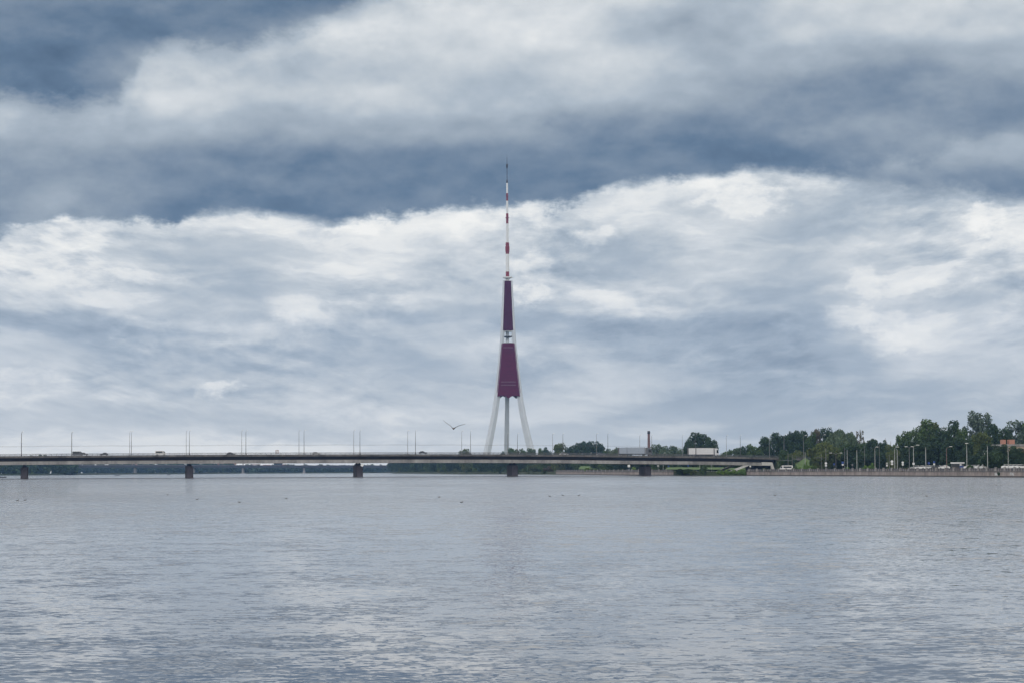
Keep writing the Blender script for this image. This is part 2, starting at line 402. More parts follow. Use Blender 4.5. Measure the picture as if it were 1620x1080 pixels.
M['bark'] = simple('bark', (.07, .055, .045), .9)

# ------------------------------------------------------------------ land
RIV_R = [(260, 60), (232, 250), (206, 480), (184, 640)] + [XY(p, Y) for p, Y in ((1640, 790), (1600, 818), (1500, 907), (1350, 1040), (1200, 1180), (1180, 1200),
        (1120, 1245), (1068, 1300), (1000, 1410), (930, 1600), (878, 1860), (800, 2160), (700, 2560), (620, 3350))] + [(-110, 3900)]
RIV_L = [(-330, 4250), (-480, 4100), (-560, 3700), (-600, 3150), (-760, 3000), (-1100, 2900)]
shore = RIV_R + RIV_L
def land():
    rim = [(x, y) for x, y in shore] + [(-6300, 2900), (-6300, 6800), (6300, 6800), (6300, 60)]
    bm = bmesh.new(); top = [bm.verts.new((x, y, 2.0)) for x, y in rim]; bm.faces.new(top)
    low = [bm.verts.new((x, y, -1.5)) for x, y in shore]
    for i in range(len(shore) - 1): bm.faces.new((top[i], top[i + 1], low[i + 1], low[i]))
    bmesh.ops.triangulate(bm, faces=[f for f in bm.faces if len(f.verts) > 4])
    bmesh.ops.recalc_face_normals(bm, faces=bm.faces)
    me = bpy.data.meshes.new('ground'); bm.to_mesh(me); bm.free()
    return struct(link('ground', me, ground_mat()), 'grassy river bank land that reaches from the quay to the horizon', 'ground')
land()
def wall_dir(i0, i1):
    a = Vector((*i0, 0)); b = Vector((*i1, 0)); return a, b, (b - a).normalized()
# asphalt promenade behind the right-hand quay
pr = [XY(p, Y) for p, Y in ((1640, 790), (1600, 818), (1500, 907), (1350, 1040), (1200, 1180))]
pv = []
for x, y in pr: pv += [(x + .6, y, 2.004), (x + 7.5, y + 3.5, 2.004)]
m_as = simple('promenade_asphalt', (.10, .10, .10), .9)
struct(link('promenade', mesh(pv, [(2 * i, 2 * i + 1, 2 * i + 3, 2 * i + 2) for i in range(len(pr) - 1)]), m_as), 'grey asphalt promenade just behind the quay balustrade', 'path')
pv = []
for x, y in pr: pv += [(x + 9, y + 4, 2.0), (x + 12, y + 5.5, 2.7), (x + 62, y + 30, 2.75), (x + 64, y + 31, 1.9)]
ff = []
for i in range(len(pr) - 1):
    for j in range(3): a = 4 * i + j; ff.append((a, a + 1, a + 5, a + 4))
ff += [(0, 3, 2, 1), (16, 17, 18, 19)]
struct(link('riverside_road', mesh(pv, ff), m_as), 'raised asphalt road and car park along the right bank', 'road')

# ------------------------------------------------------------------ quay walls with balustrades
def quay(name, pts, label, zt=2.0, pillars=12.0, gap=()):
    root = empty(name, (0, 0, 0), 0, label, 'quay wall')
    wl, cp, ft, rl, pil = MB(), MB(), MB(), MB(), []
    acc = 0.0
    for (a, b) in zip(pts, pts[1:]):
        a = Vector((*a, 0)); b = Vector((*b, 0)); L_ = (b - a).length; u = (b - a) / L_; n = Vector((u.y, -u.x, 0))
        if n.x > 0: n = -n                      # towards the water
        Mx = Matrix.Translation(a) @ Matrix((( u.x, n.x, 0, 0), (u.y, n.y, 0, 0), (0, 0, 1, 0), (0, 0, 0, 1)))
        wl.box(0, L_, -.5, .30, .42, zt - .22, Mx); cp.box(-.02, L_ + .02, -.55, .42, zt - .22, zt + .02, Mx); ft.box(0, L_, -.5, .45, -1.0, .42, Mx)
        rl.box(0, L_, .02, .14, zt + .16, zt + .26, Mx); rl.box(0, L_, .00, .16, zt + .94, zt + 1.05, Mx)
        k = 0.2
        while k < L_:
            rl.box(k, k + .10, .03, .13, zt + .26, zt + .94, Mx); k += .42
        k = 1.0
        while k < L_:
            wl.box(k, k + .30, .02, .18, zt + .02, zt + 1.02, Mx); k += 3.0
        d = pillars - acc % pillars; 
        while d < L_:
            pil.append(MB().box(d - .55, d + .55, -.18, .36, zt + .025, zt + 1.28, Mx).box(d - .7, d + .7, -.22, .40, zt + 1.28, zt + 1.40, Mx)); d += pillars
        acc += L_
    wl.build('wall', M['quay'], root); cp.build('coping', M['soffit'] if 0 else M['parapet'], root); ft.build('footing', M['quay_dark'], root)
    rl.build('balustrade', M['rail'], root)
    for q in pil: q.build('pillar', M['girder'], root)
    return root
W1 = [XY(p, Y) for p, Y in ((1640, 790), (1600, 818), (1500, 907), (1350, 1040), (1200, 1180), (1182, 1198))]
W2 = [XY(p, Y) for p, Y in ((1066, 1303), (1000, 1410), (930, 1600), (880, 1850))]
q1 = quay('quay_wall', W1, 'long stained concrete quay wall with balustrade along the right bank')
q2 = quay('quay_wall', W2, 'quay wall with balustrade seen under the bridge beside the rightmost river pier', pillars=18)
# graffiti on the wall near the right edge
def text_mesh(txt, size, ext=.01, sx=1.0):
    cu = bpy.data.curves.new('t', 'FONT'); cu.body = txt; cu.size = size; cu.extrude = ext; cu.offset = size * .025
    to = bpy.data.objects.new('t', cu); C.objects.link(to); dg = bpy.context.evaluated_depsgraph_get()
    me = bpy.data.meshes.new_from_object(to.evaluated_get(dg)); bpy.data.objects.remove(to)
    me.transform(Matrix.Diagonal((sx, 1, 1, 1))); return me
def on_wall(px, z, off=.36):
    # point on the first quay wall seen at column px
    for (a, b) in zip(W1, W1[1:]):
        a = Vector((*a, 0)); b = Vector((*b, 0)); best = None
        for k in range(401):
            p = a.lerp(b, k / 400); q = 810 + F * p.x / p.y + (p.y * 0)
            if abs(q - px) < 1.2:
                u = (a - b).normalized(); n = Vector((-abs(u.y), -abs(u.x) * (1 if u.y < 0 else -1), 0))
                return p, (b - a)
    return None
for txt, px, size in (("IHK", 1572, 1.35), ("ØN", 1596, 1.55)):
    r = on_wall(px, 1)
    if r:
        p, d = r; u = -d if d.x > 0 else d          # text runs left to right on screen
        u = Vector((abs(d.x), -abs(d.y), 0)).normalized(); n = Vector((u.y, -u.x, 0))
        if n.x > 0: n = -n
        g_ = link('graffiti', text_mesh(txt, size, .01, 2.0), M['white_paint'], q1)
        g_.matrix_world = Matrix.Translation(p + n * .325 + Vector((0, 0, .50))) @ Matrix(((u.x, 0, n.x, 0), (u.y, 0, n.y, 0), (0, 1, 0, 0), (0, 0, 0, 1)))
        g_['label'] = 'white spray-painted letters on the quay wall'

# ------------------------------------------------------------------ the road bridge
BA = R(10.1); BU = Vector((math.cos(BA), math.sin(BA), 0)); BN = Vector((-math.sin(BA), math.cos(BA), 0)); BO = Vector((0, 1250, 0))
def bs(px, off=0.0):
    """distance along the bridge (metres) of its line `off` behind the front face, seen at column px"""
    t = at(px, 715, 1.0).x; o = BO + BN * off
    # o.x + s*ux = t*(o.y + s*uy)
    return (t * o.y - o.x) / (BU.x - t * BU.y)
def bp(s, off=0.0, z=0.0): return BO + BU * s + BN * off + Vector((0, 0, z))
def bY(px): return (BO + BU * bs(px)).y
_top = [(-400, 721.3), (-200, 719.4), (0, 717.4), (135, 716.4), (270, 715.6), (400, 715.0), (530, 714.6), (660, 714.4), (780, 714.6), (900, 715.4), (1000, 716.6),
        (1100, 717.6), (1160, 718.4), (1230, 720.2), (1320, 723.0)]
TS = [bs(p) for p, _ in _top]; TZ = [ZY(p, y, bY(p)) for p, y in _top]
def tz(s): return float(np.interp(s, TS, TZ))        # railing top height
BW = 29.0
S0, S1 = bs(-380), bs(1226)
def strip(mb, s0, s1, o0, o1, z0, z1, step=6.0):
    """bar following the bridge profile; z0,z1 are offsets below the railing top (negative = lower)"""
    n = max(2, int((s1 - s0) / step)); rr = []
    for i in range(n + 1):
        s = s0 + (s1 - s0) * i / n; t = tz(s)
        rr.append([bp(s, o0, t + z0), bp(s, o1, t + z0), bp(s, o1, t + z1), bp(s, o0, t + z1)])
    mb.rings(rr); return mb
br = empty('road_bridge', bp(0), 0, 'long low concrete road bridge crossing the river in front of the tower', 'bridge')
br.location = (0, 0, 0)
strip(strip(MB(), S0, S1 + 14, 0, .45, -2.05, -1.05), S0, S1 + 14, BW - .45, BW, -2.05, -1.05).build('parapet', M['parapet'], br)
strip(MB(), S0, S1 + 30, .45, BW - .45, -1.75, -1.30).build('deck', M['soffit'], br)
wb_ = MB(); strip(wb_, S0, S1, 1.9, 12.2, -3.72, -1.75); strip(wb_, S0, S1, 16.8, BW - 1.9, -3.72, -1.75); wb_.build('web', M['soffit'], br)  # recessed web, its shade carried by the near-black material colour
fl = MB(); strip(fl, S0, bs(1206), .9, 12.6, -5.35, -3.72); strip(fl, S0, bs(1206), 16.4, BW - .9, -5.35, -3.72); fl.build('girder', M['girder'], br)
rl = MB()
for o in (.15, BW - .25):
    strip(rl, S0, S1 + 30, o, o + .10, -.08, 0); strip(rl, S0, S1 + 30, o + .02, o + .08, -.52, -.46)
    s = S0
    while s < S1 + 30:
        t = tz(s); k = 1 if int(round(s / .5)) % 5 else 2
        a = bp(s, o, t - 1.06); mm = Matrix.Translation(a) @ Matrix.Rotation(BA, 4, 'Z'); rl.box(0, .07 * k, .01, .01 + .06 * k, 0, 1.0, mm); s += .5
rl.build('railing', M['rail'], br)
for px in (38.5, 300.5, 569, 814.5, 1025.5):
    s = bs(px, 7); zt = tz(s) - 5.35; mm = Matrix.Translation(bp(s, 14.5)) @ Matrix.Rotation(BA, 4, 'Z')
    pb = MB(); a, b_ = 1.75, 6.75
    def sec(z, k=0.0, c=.5):
        return [mm @ Vector((x, y, z)) for x, y in ((-a + c - k, -b_ - k), (a - c + k, -b_ - k), (a + k, -b_ + c - k), (a + k, b_ - c + k), (a - c + k, b_ + k), (-a + c - k, b_ + k), (-a - k, b_ - c + k), (-a - k, -b_ + c - k))]
    pb.rings([sec(-3, .15), sec(.35, .15), sec(.36), sec(zt - 1.6), sec(zt - 1.2, .05), sec(zt - 1.15, .05)])
    po = pb.build('pier', M['pier'], br)
    nk = MB()
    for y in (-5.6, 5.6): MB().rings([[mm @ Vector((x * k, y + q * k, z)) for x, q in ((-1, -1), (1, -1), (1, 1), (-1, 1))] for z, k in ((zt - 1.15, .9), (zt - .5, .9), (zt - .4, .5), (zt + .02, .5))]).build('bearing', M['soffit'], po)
# end frame: pale crosshead with one leaning and one upright leg on each side
for o0, o1 in ((.7, 2.6), (BW - 2.6, BW - .7)):
    fm = MB(); s0, s1 = bs(1206) - .02, bs(1221.5)
    strip(fm, s0, s1, o0, o1, -5.15, -3.45, 3); fm.build('end_beam', M['pale_concrete'], br)
    zt = tz(s0) - 5.2
    lg = MB(); sT, sB = bs(1182), bs(1162); w_ = 1.5
    lg.rings([[bp(s + d, o, z) for d, o in ((-w_, o0 + .1), (w_, o0 + .1), (w_, o1 - .1), (-w_, o1 - .1))] for s, z in ((sB - 2, 1.6), (sB, 2.5), (sT, tz(sT) - 5.36))])
    lg.build('leaning_leg', M['pale_concrete'], br)
    lg = MB(); sT, sB = bs(1220.5), bs(1225)
    lg.rings([[bp(s + d, o, z) for d, o in ((-.75, o0 + .1), (.75, o0 + .1), (.75, o1 - .1), (-.75, o1 - .1))] for s, z in ((sB, 1.8), (sT, tz(sT) - 3.6))])
    lg.build('upright_leg', M['pale_concrete'], br)
ab = MB(); n = 8; s0, s1 = bs(1198), bs(1236)
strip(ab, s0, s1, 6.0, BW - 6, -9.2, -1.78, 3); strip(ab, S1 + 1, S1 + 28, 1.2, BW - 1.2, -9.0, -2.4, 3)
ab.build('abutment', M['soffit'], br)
# white diamond navigation board on the third pier, small framed sign on the railing
def board(name, px, py, Y, w_, h_, diamond, label, cat, mat, back=None):
    p = at(px, py, Y); r = empty(name, p, 0, label, cat)
    if diamond: pr_ = [(0, -h_ / 2), (w_ / 2, 0), (0, h_ / 2), (-w_ / 2, 0)]
    else: pr_ = [(-w_ / 2, -h_ / 2), (w_ / 2, -h_ / 2), (w_ / 2, h_ / 2), (-w_ / 2, h_ / 2)]
    MB().prism(pr_, -.05, .05).build('panel', mat, r)
    return r
s = bs(573, 7); pY = bp(s, 7.4).y
d_ = board('navigation_sign', 573, 735, bp(s, -.3).y, 1.9, 1.8, True, 'white diamond navigation board hanging below the bridge at the middle pier', 'sign', M['white_paint'])
MB().tube((0, 0, .6), (0, 0, 1.4), .05).build('hanger', M['rail'], d_)
d_ = board('framed_sign', 438.3, 713.6, bY(438) + .3, 1.25, 1.35, False, 'small white square sign in a dark red frame above the bridge railing', 'sign', M['white_paint'])
fr = MB()
for x0, x1, z0, z1 in ((-.75, -.6, -.8, .8), (.6, .75, -.8, .8), (-.6, .6, .65, .8), (-.6, .6, -.8, -.65)): fr.box(x0, x1, -.08, .08, z0, z1)
fr.build('frame', simple('sign_red', (.22, .05, .06), .5), d_); MB().tube((0, .1, -1.8), (0, .1, -.6), .06).build('post', M['rail'], d_)

# lamp posts on the bridge ------------------------------------------------
def lamp_post(name, H_, arm, mat, label, cat='lamp post', group=None, head=True, r=.14, double=False, hl=.9):
    o = empty(name, (0, 0, 0), 0, label, cat, group)
    MB().tube((0, 0, 0), (0, 0, H_ * .5), r, r * .8).tube((0, 0, H_ * .5), (0, 0, H_), r * .8, r * .5).lathe([(r * 1.6, 0), (r * 1.6, .5), (r, .6)], n=10).build('pole', mat, o)
    for sgn in ((1, -1) if double else (1,)):
        a = MB().tube((0, 0, H_ - .05), (sgn * arm * .5, 0, H_ + .45), .05, .045).tube((sgn * arm * .5, 0, H_ + .45), (sgn * arm, 0, H_ + .6), .045, .04).build('arm', mat, o)
        if head: MB().rings([[(sgn * (arm + x), y * w2, H_ + .6 + z) for y, z in ((-1, 0), (1, 0), (.7, .14), (-.7, .14))] for x, w2 in ((-.15, .08), (.1, .16), (hl - .2, .16), (hl, .08))]).build('lamp_head', M['lamp_white'], a)
    return o
front_px = [34, 113.5, 207.7, 299.5, 389, 481, 569.5, 657.3, 744.5, 818.6, 890.6, 961.7, 1031.2, 1100.5, 1171.3]
back_px = [33.6, 113.2, 205, 294.6, 382.4, 473, 559.6, 645, 730.5, 803, 874.3, 943.7, 1012.2, 1079.6, 1149.2, 1217.3]
lt = [682.5, 682.5, 682, 680.3, 680.2, 680, 680, 680.2, 681, 685, 685, 685, 687, 687, 688, 687]
near = ['at the far left edge of the bridge', 'beside the two grey cars', 'left of the white van', 'above the second river pier from the left',
        'left of the small framed sign on the bridge', 'right of the small framed sign on the bridge', 'above the diamond board pier', 'left of the small dark car near the bridge middle',
        'below the flying gull', 'beside the central leg of the tower', 'right of the tower foot by a round dark tree', 'in front of the wide dark tree clump', 'beside the brick chimney',
        'in front of the broad dark pine', 'right of the white truck', 'over the pale end frame of the bridge']
protoF = lamp_post('lamp_post', 9.2, .9, M['pole_dark'], 'x', group='lamp posts along the bridge', hl=.7, r=.15)
protoB = lamp_post('lamp_post', 9.2, .9, M['pole'], 'x', group='lamp posts along the bridge', hl=.7, r=.13)
snF, snB = snapshot(protoF), snapshot(protoB)
i = 0
for row, sn, off, nm in ((front_px, snF, .7, 'front-row'), (back_px, snB, BW - .7, 'rear-row')):
    for k, px in enumerate(row):
        s = bs(px, off); zt_ = tz(s); base = bp(s, off, zt_ - 1.15); top = ZY(px, lt[k], base.y)
        hh = (top - base.z) / 9.8
        lab = f'{nm} street lamp on the bridge, {near[k]}'
        if k == 0 and nm == 'front-row' or k == 0: o = sn[0]; o.location = base; o.scale = (1, 1, hh); o.rotation_euler.z = BA + (math.pi / 2 if nm == 'front-row' else -math.pi / 2) * .6
        else: o = dup(sn[0], base, BA + (math.pi * .3 if nm == 'front-row' else -math.pi * .35), (1, 1, hh), tree=sn)
        o['label'] = lab
# overhead wires between the posts
for off, nm in ((1.6, 'thin overhead wire above the near side of the bridge'), (BW - 1.6, 'thin overhead wire above the far side of the bridge')):
    wv = MB(); s = S0; pts = []
    while s < bs(1140): pts.append(bp(s, off, tz(s) + 3.9 - .25 * math.sin(math.pi * ((s % 29) / 29)))); s += 7
    for a, b_ in zip(pts, pts[1:]): wv.tube(a, b_, .024, n=4)
    tag(wv.build('overhead_wire', M['rail']), nm, 'wire', 'wires over the bridge')
# thin dark line on the water along the bridge
fb = MB(); pts = [at(px, 0, 1).x for px in range(-100, 1000, 50)]; pp = []
for px in range(-200, 1040, 20):
    s = bs(px, -3); p = bp(s, 3.0 + 1.2 * math.sin(px * .02), .04); pp.append(p)
for a, b_ in zip(pp, pp[1:]): fb.tube(a, b_, .17, n=6)
tag(fb.build('dark_water_line', M['dark']), 'thin dark line lying on the water along the bridge piers', 'boom')

# ------------------------------------------------------------------ television tower
TD = 2870.0; MP = TD / F
def tower():
    cx = at(803.2, 500, TD).x; o = empty('tv_tower', (cx, TD, 2.0), 0, 'very tall three-legged television tower with maroon cladding and red and white mast', 'tower')
    def zz(py): return ZY(803, py, TD) - 2.0
    rotz = R(4.0)
    # outline: outer half-width in photo pixels at rows
    prof = [(444, 7.2), (480, 8.9), (523, 11.2), (543, 12.3), (580, 16.3), (628, 21.9), (644, 24.5), (660, 27.4), (675, 30.6), (690, 34.0), (711, 38.9), (742, 46.4)]
    def outer(py): return np.interp(py, [p for p, _ in prof], [q for _, q in prof]) * MP / math.sin(R(60))
    rows = [444, 455, 470, 485, 500, 515, 530, 545, 560, 575, 590, 605, 620, 635, 650, 665, 680, 695, 711, 726, 742]
    for a0 in (90, 210, 330):
        a = R(a0) + rotz; er = Vector((math.cos(a), math.sin(a), 0)); et = Vector((-er.y, er.x, 0)); rr = []
        for py in rows:
            ro = outer(py); z = zz(py); k = (py - 444) / 298.0
            dep = 1.9 + 6.4 * k ** .9; wid = 1.5 + 1.6 * k
            dep = min(dep, ro * .62)
            rr.append([er * (ro - d) + et * t + Vector((0, 0, z)) for d, t in ((0, -wid * .45), (0, wid * .45), (dep * .3, wid), (dep, wid * .9), (dep, -wid * .9), (dep * .3, -wid))])
        MB().rings(rr).build('leg', M['tower_white'], o)
    def clad(name, y0, y1, mat, inset, scallop=0.0, n=8):
        """hollow three-sided cladding between the legs, slightly bowed faces"""
        mb = MB(); N = 16
        ys = [y0 + (y1 - y0) * i / n for i in range(n + 1)]
        rings = []
        for j, py in enumerate(ys):
            ro = outer(py) - inset(py); ring = []
            cs = [Vector((math.cos(R(q) + rotz), math.sin(R(q) + rotz), 0)) * ro for q in (210, 330, 450)]
            for e in range(3):
                A, B = cs[e], cs[(e + 1) % 3]; nrm = (A + B).normalized()
                kk = (py - 444) / 298.0; off = (1.5 + 1.6 * kk) * .80 + .15
                for i in range(N + 1):
                    t = i / N; p = A.lerp(B, t) + nrm * (off + ro * .05 * math.sin(math.pi * t)); z = zz(py)
                    if j == n and scallop: z += scallop * (abs(math.sin(2 * math.pi * t))) - scallop * .9 * math.exp(-((t - .5) / .08) ** 2)
                    ring.append(p + Vector((0, 0, z)))
            rings.append(ring)
        cz = Vector((0, 0, zz(y1) + 4)); rings.append([v.lerp(Vector((0, 0, v.z)), .12) + Vector((0, 0, 1.2)) for v in rings[-1]]); rings.append([Vector((v.x * .3, v.y * .3, cz.z)) for v in rings[-1]])
        mb.rings(rings); return mb.build(name, mat, o)
    up = clad('upper_cladding', 445, 523, M['tower_red_upper'], lambda py: 1.15 + (py - 445) * .008)
    lo = clad('lower_cladding', 543, 628, M['tower_red'], lambda py: 1.5 + (py - 543) * .006, 1.7, 12)
    vm_ = simple('dull_vent_metal', (.12, .05, .10), .5)
    for py in (550, 604, 609):
        ro = outer(py) - 1.5 - (py - 543) * .006; cs = [Vector((math.cos(R(q) + rotz), math.sin(R(q) + rotz), 0)) * ro for q in (210, 330, 450)]; off = (1.5 + 1.6 * (py - 444) / 298) * .8 + .15
        for e in range(3):
            A, B = cs[e], cs[(e + 1) % 3]; nrm = (A + B).normalized(); rr = []
            for i in range(5, 28):
                t = i / 32; p = A.lerp(B, t) + nrm * (off + ro * .05 * math.sin(math.pi * t)); rr.append([p + nrm * d + Vector((0, 0, zz(py) + h)) for d, h in ((-.1, -.55), (.28, -.55), (.28, .55), (-.1, .55))])
            MB().rings(rr).build('vent_band', vm_, lo)
    # lift shafts and platform in the open gap
    if True:
        MB().tube((-.3, .5, zz(624)), (-.3, .5, zz(446)), 1.9, 1.5, 16).build('lift_shaft', M['tower_white'], o)
    pf = MB().lathe([(1.9, zz(534.5)), (outer(532) * .70, zz(532.8)), (outer(532) * .70, zz(531.8)), (1.9, zz(531.4))], n=30).build('gallery', M['dark'], o)
    for zr in (524.3, 542.2): MB().lathe([(outer(zr) * .72, zz(zr) - .25), (outer(zr) * .72, zz(zr) + .25)], n=24).build('floor_ring', M['mast_white'], o)
    # crown disc and mast
    MB().lathe([(2.3, zz(444.5)), (2.3, zz(441.6)), (3.4, zz(440.9)), (5.7, zz(440.0)), (5.7, zz(438.3)), (2.0, zz(437.9))], n=32).build('crown_disc', M['mast_white'], o)
    segs = [(438, 430, 2.0, 'r'), (430, 402, 1.95, 'w'), (402, 384, 2.05, 'r'), (384, 354, 1.55, 'w'), (354, 338, 1.45, 'r'), (338, 318, 1.15, 'w'), (318, 306, 1.15, 'r'), (306, 290, 1.05, 'w')]
    for y0, y1, r_, c in segs:
        m_ = MB().lathe([(r_, zz(y0)), (r_, zz(y1) - .02)], n=16)
        if c == 'r' and y0 == 402: m_.lathe([(2.35, zz(399)), (2.45, zz(396)), (2.45, zz(390.5)), (1.9, zz(389))], n=16)
        m_.build('mast_section', M['mast_red' if c == 'r' else 'mast_white'], o)
    for py, r_ in ((310.5, 2.1), (345, 2.4), (387, 2.3), (393, 2.55)):
        MB().lathe([(r_, zz(py) - .2), (r_, zz(py) + .2)], n=16).build('flange', M['mast_red'], o)
    MB().lathe([(1.05, zz(290)), (1.15, zz(288)), (.7, zz(285)), (.35, zz(284)), (.32, zz(268)), (.75, zz(265.5)), (1.15, zz(263)), (.95, zz(260.5)), (.3, zz(259)), (.22, zz(252)), (.3, zz(250.5)), (.14, zz(249.5)), (.1, zz(245))], n=12).build('antenna_tip', M['dark'], o)
    return o
tower()

# factory chimney
def chimney():
    Y = 2450.0; p = at(1026.6, 712, Y); o = empty('factory_chimney', (p.x, Y, 2), 0, 'tall narrow brown brick chimney rising beyond the bridge', 'chimney')
    h = ZY(1026, 681, Y) - 2
    MB().lathe([(1.75, 0), (1.2, h - 3)], n=20).build('shaft', M['chimney'], o)
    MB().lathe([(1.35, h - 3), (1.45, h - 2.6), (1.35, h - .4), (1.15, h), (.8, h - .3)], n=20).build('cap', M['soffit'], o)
chimney()

# ------------------------------------------------------------------ trees
def leaf_cloud(lumps, n_leaf, size, seed, droop=0.0):
    r = np.random.default_rng(seed); V_, Fc = [], []
    cs = []
    for (cx, cy, cz, rx, ry, rz, wgt) in lumps:
        k = max(6, int(n_leaf * wgt)); d = r.normal(size=(k, 3)); d /= np.linalg.norm(d, axis=1)[:, None]
        rad = r.uniform(.45, 1.06, size=(k, 1)) ** .6
        cs.append(np.array([cx, cy, cz]) + d * rad * np.array([rx, ry, rz]))
    c = np.concatenate(cs); k = len(c)
    a = r.normal(size=(k, 3)); a[:, 2] *= .6; a /= np.linalg.norm(a, axis=1)[:, None]
    if droop: a[:, 2] -= droop; a /= np.linalg.norm(a, axis=1)[:, None]
    b = np.cross(a, r.normal(size=(k, 3))); b /= np.linalg.norm(b, axis=1)[:, None]
    s = size * r.uniform(.6, 1.35, size=(k, 1))
    la = s * (1.0 + droop)
    P = np.stack([c - a * la - b * s * .35, c - a * la * .2 + b * s * .7, c + a * la, c - a * la * .1 - b * s * .8], axis=1).reshape(-1, 3)
    me = bpy.data.meshes.new('crown'); me.vertices.add(4 * k); me.vertices.foreach_set('co', P.ravel().astype('f'))
    me.loops.add(4 * k); me.loops.foreach_set('vertex_index', np.arange(4 * k, dtype='i'))
    me.polygons.add(k); me.polygons.foreach_set('loop_start', np.arange(0, 4 * k, 4, dtype='i')); me.update(calc_edges=True)
    return me
def lumps_for(kind, seed):
    r = random.Random(seed); L_ = []
    if kind in ('round', 'sparse'):
        n = 26 if kind == 'round' else 20
        for i in range(n):
            th = r.uniform(0, 2 * math.pi); z = r.uniform(.12, .90); rad = .40 * max(.05, 1 - abs((z - .42) / .60) ** 3) ** .5 * r.uniform(.4, 1.0)
            s = r.uniform(.11, .19) if kind == 'round' else r.uniform(.05, .10)
            L_.append((rad * math.cos(th), rad * math.sin(th), z, s, s, s * r.uniform(.65, .9), 1 / n))
        if kind == 'round': L_.append((0, 0, .48, .34, .34, .36, .30))
    elif kind == 'pine':
        for i in range(30):
            th = r.uniform(0, 2 * math.pi); z = r.uniform(.12, .97); rad = .46 * (1 - (z * .80) ** 3) * r.uniform(.45, 1)
            L_.append((rad * math.cos(th), rad * math.sin(th), z, .07, .07, .10, 1 / 30))
        L_.append((0, 0, .42, .30, .30, .36, .35))
    elif kind == 'tall':
        for i in range(30):
            th = r.uniform(0, 2 * math.pi); z = r.uniform(.12, .98); rad = .24 * max(.05, 1 - abs((z - .40) / .64) ** 2.6) ** .5 * r.uniform(.4, 1.1)
            s = r.uniform(.06, .12); L_.append((rad * math.cos(th), rad * math.sin(th), z, s, s, s * 1.4, 1 / 30))
        L_.append((0, 0, .42, .15, .15, .30, .2))
    elif kind == 'willow':
        for i in range(30):
            th = r.uniform(0, 2 * math.pi); rad = .50 * math.sqrt(r.random()); z = .90 - rad * rad * 1.5 - r.uniform(0, .12)
            L_.append((rad * math.cos(th), rad * math.sin(th), z, .10, .10, .16, 1 / 30))
        L_.append((0, 0, .38, .34, .34, .32, .4))
    elif kind == 'bush':
        for i in range(16):
            th = r.uniform(0, 2 * math.pi); rad = .48 * math.sqrt(r.random()); z = .70 * (1 - rad * rad * 2.2) * r.uniform(.4, 1.1)
            L_.append((rad * math.cos(th), rad * math.sin(th), max(.12, z), .17, .17, .17, 1 / 16))
    return L_
def trunk_mesh(kind, seed):
    r = random.Random(seed); mb = MB(); th = .022 if kind != 'tall' else .016
    pts = [(0, 0, -.02), (r.uniform(-.01, .01), r.uniform(-.01, .01), .22), (r.uniform(-.02, .02), r.uniform(-.02, .02), .45), (r.uniform(-.03, .03), 0, .78)]
    rr = [th * 1.25, th, th * .7, th * .25]
    for a, b_, r0, r1 in zip(pts, pts[1:], rr, rr[1:]): mb.tube(a, b_, r0, r1, 7)
    for i in range(9):
        z = r.uniform(.2, .62); t = r.uniform(0, 2 * math.pi); l = r.uniform(.16, .34) * (.55 if kind == 'tall' else 1)
        mid = (l * .5 * math.cos(t), l * .5 * math.sin(t), z + l * .45); mb.tube((0, 0, z), mid, th * .42, th * .28, 5).tube(mid, (l * math.cos(t), l * math.sin(t), z + l * 1.05), th * .28, th * .1, 5)
    return mb.mesh()
CROWN, TRUNK = {}, {}
for kd, nl, sz, dr in (('round', 5200, .026, 0), ('sparse', 1500, .022, 0), ('pine', 4600, .024, 0), ('tall', 4200, .021, .2), ('willow', 5200, .024, 1.1), ('bush', 1500, .055, .1)):
    for v in range(3):
        CROWN[kd, v] = leaf_cloud(lumps_for(kd, 31 * v + len(kd)), nl, sz, 5 + v, dr); TRUNK[kd, v] = trunk_mesh(kd, 77 * v + 3)
CM = {}
def crown_mesh(kd, v, leaf):
    if (kd, v, leaf) not in CM:
        me = CROWN[kd, v].copy(); me.materials.clear(); me.materials.append(LM[leaf]); CM[kd, v, leaf] = me
    return CM[kd, v, leaf]
for me in TRUNK.values(): me.materials.append(M['bark'])
tcount = [0]
ASP = {'round': .92, 'sparse': .9, 'pine': .95, 'tall': .5, 'willow': 1.05, 'bush': 1.25}
def tree(px, topy, Y, wpx, kind, leaf, label, cat='tree', group=None, base=2.0, name=None):
    tcount[0] += 1; v = tcount[0] % 3
    x, _ = XY(px, Y); h = ZY(px, topy, Y) - base; wd = wpx * Y / F * (1.0 if kind == 'bush' else 1.28)
    if h < 1: h = 1
    o = empty(name or {'pine': 'conifer', 'willow': 'willow_tree', 'bush': 'shrub'}.get(kind, 'tree'), (x, Y, base), rnd.uniform(0, 6.28), label, cat, group)
    sw = wd / ASP_W[kind]; sh = h / ASP_H[kind]
    o.scale = (sw, sw, sh)
    c = link('crown', crown_mesh(kind, v, leaf), None, o)
    if kind != 'bush': link('trunk', TRUNK[kind, v], None, o)
    else: link('stem', TRUNK[kind, v], None, o).scale = (1, 1, .6)
    return o
ASP_W = {'round': .98, 'sparse': .92, 'pine': .98, 'tall': .60, 'willow': 1.12, 'bush': 1.12}
ASP_H = {'round': 1.0, 'sparse': .98, 'pine': 1.02, 'tall': 1.05, 'willow': 1.0, 'bush': .95}

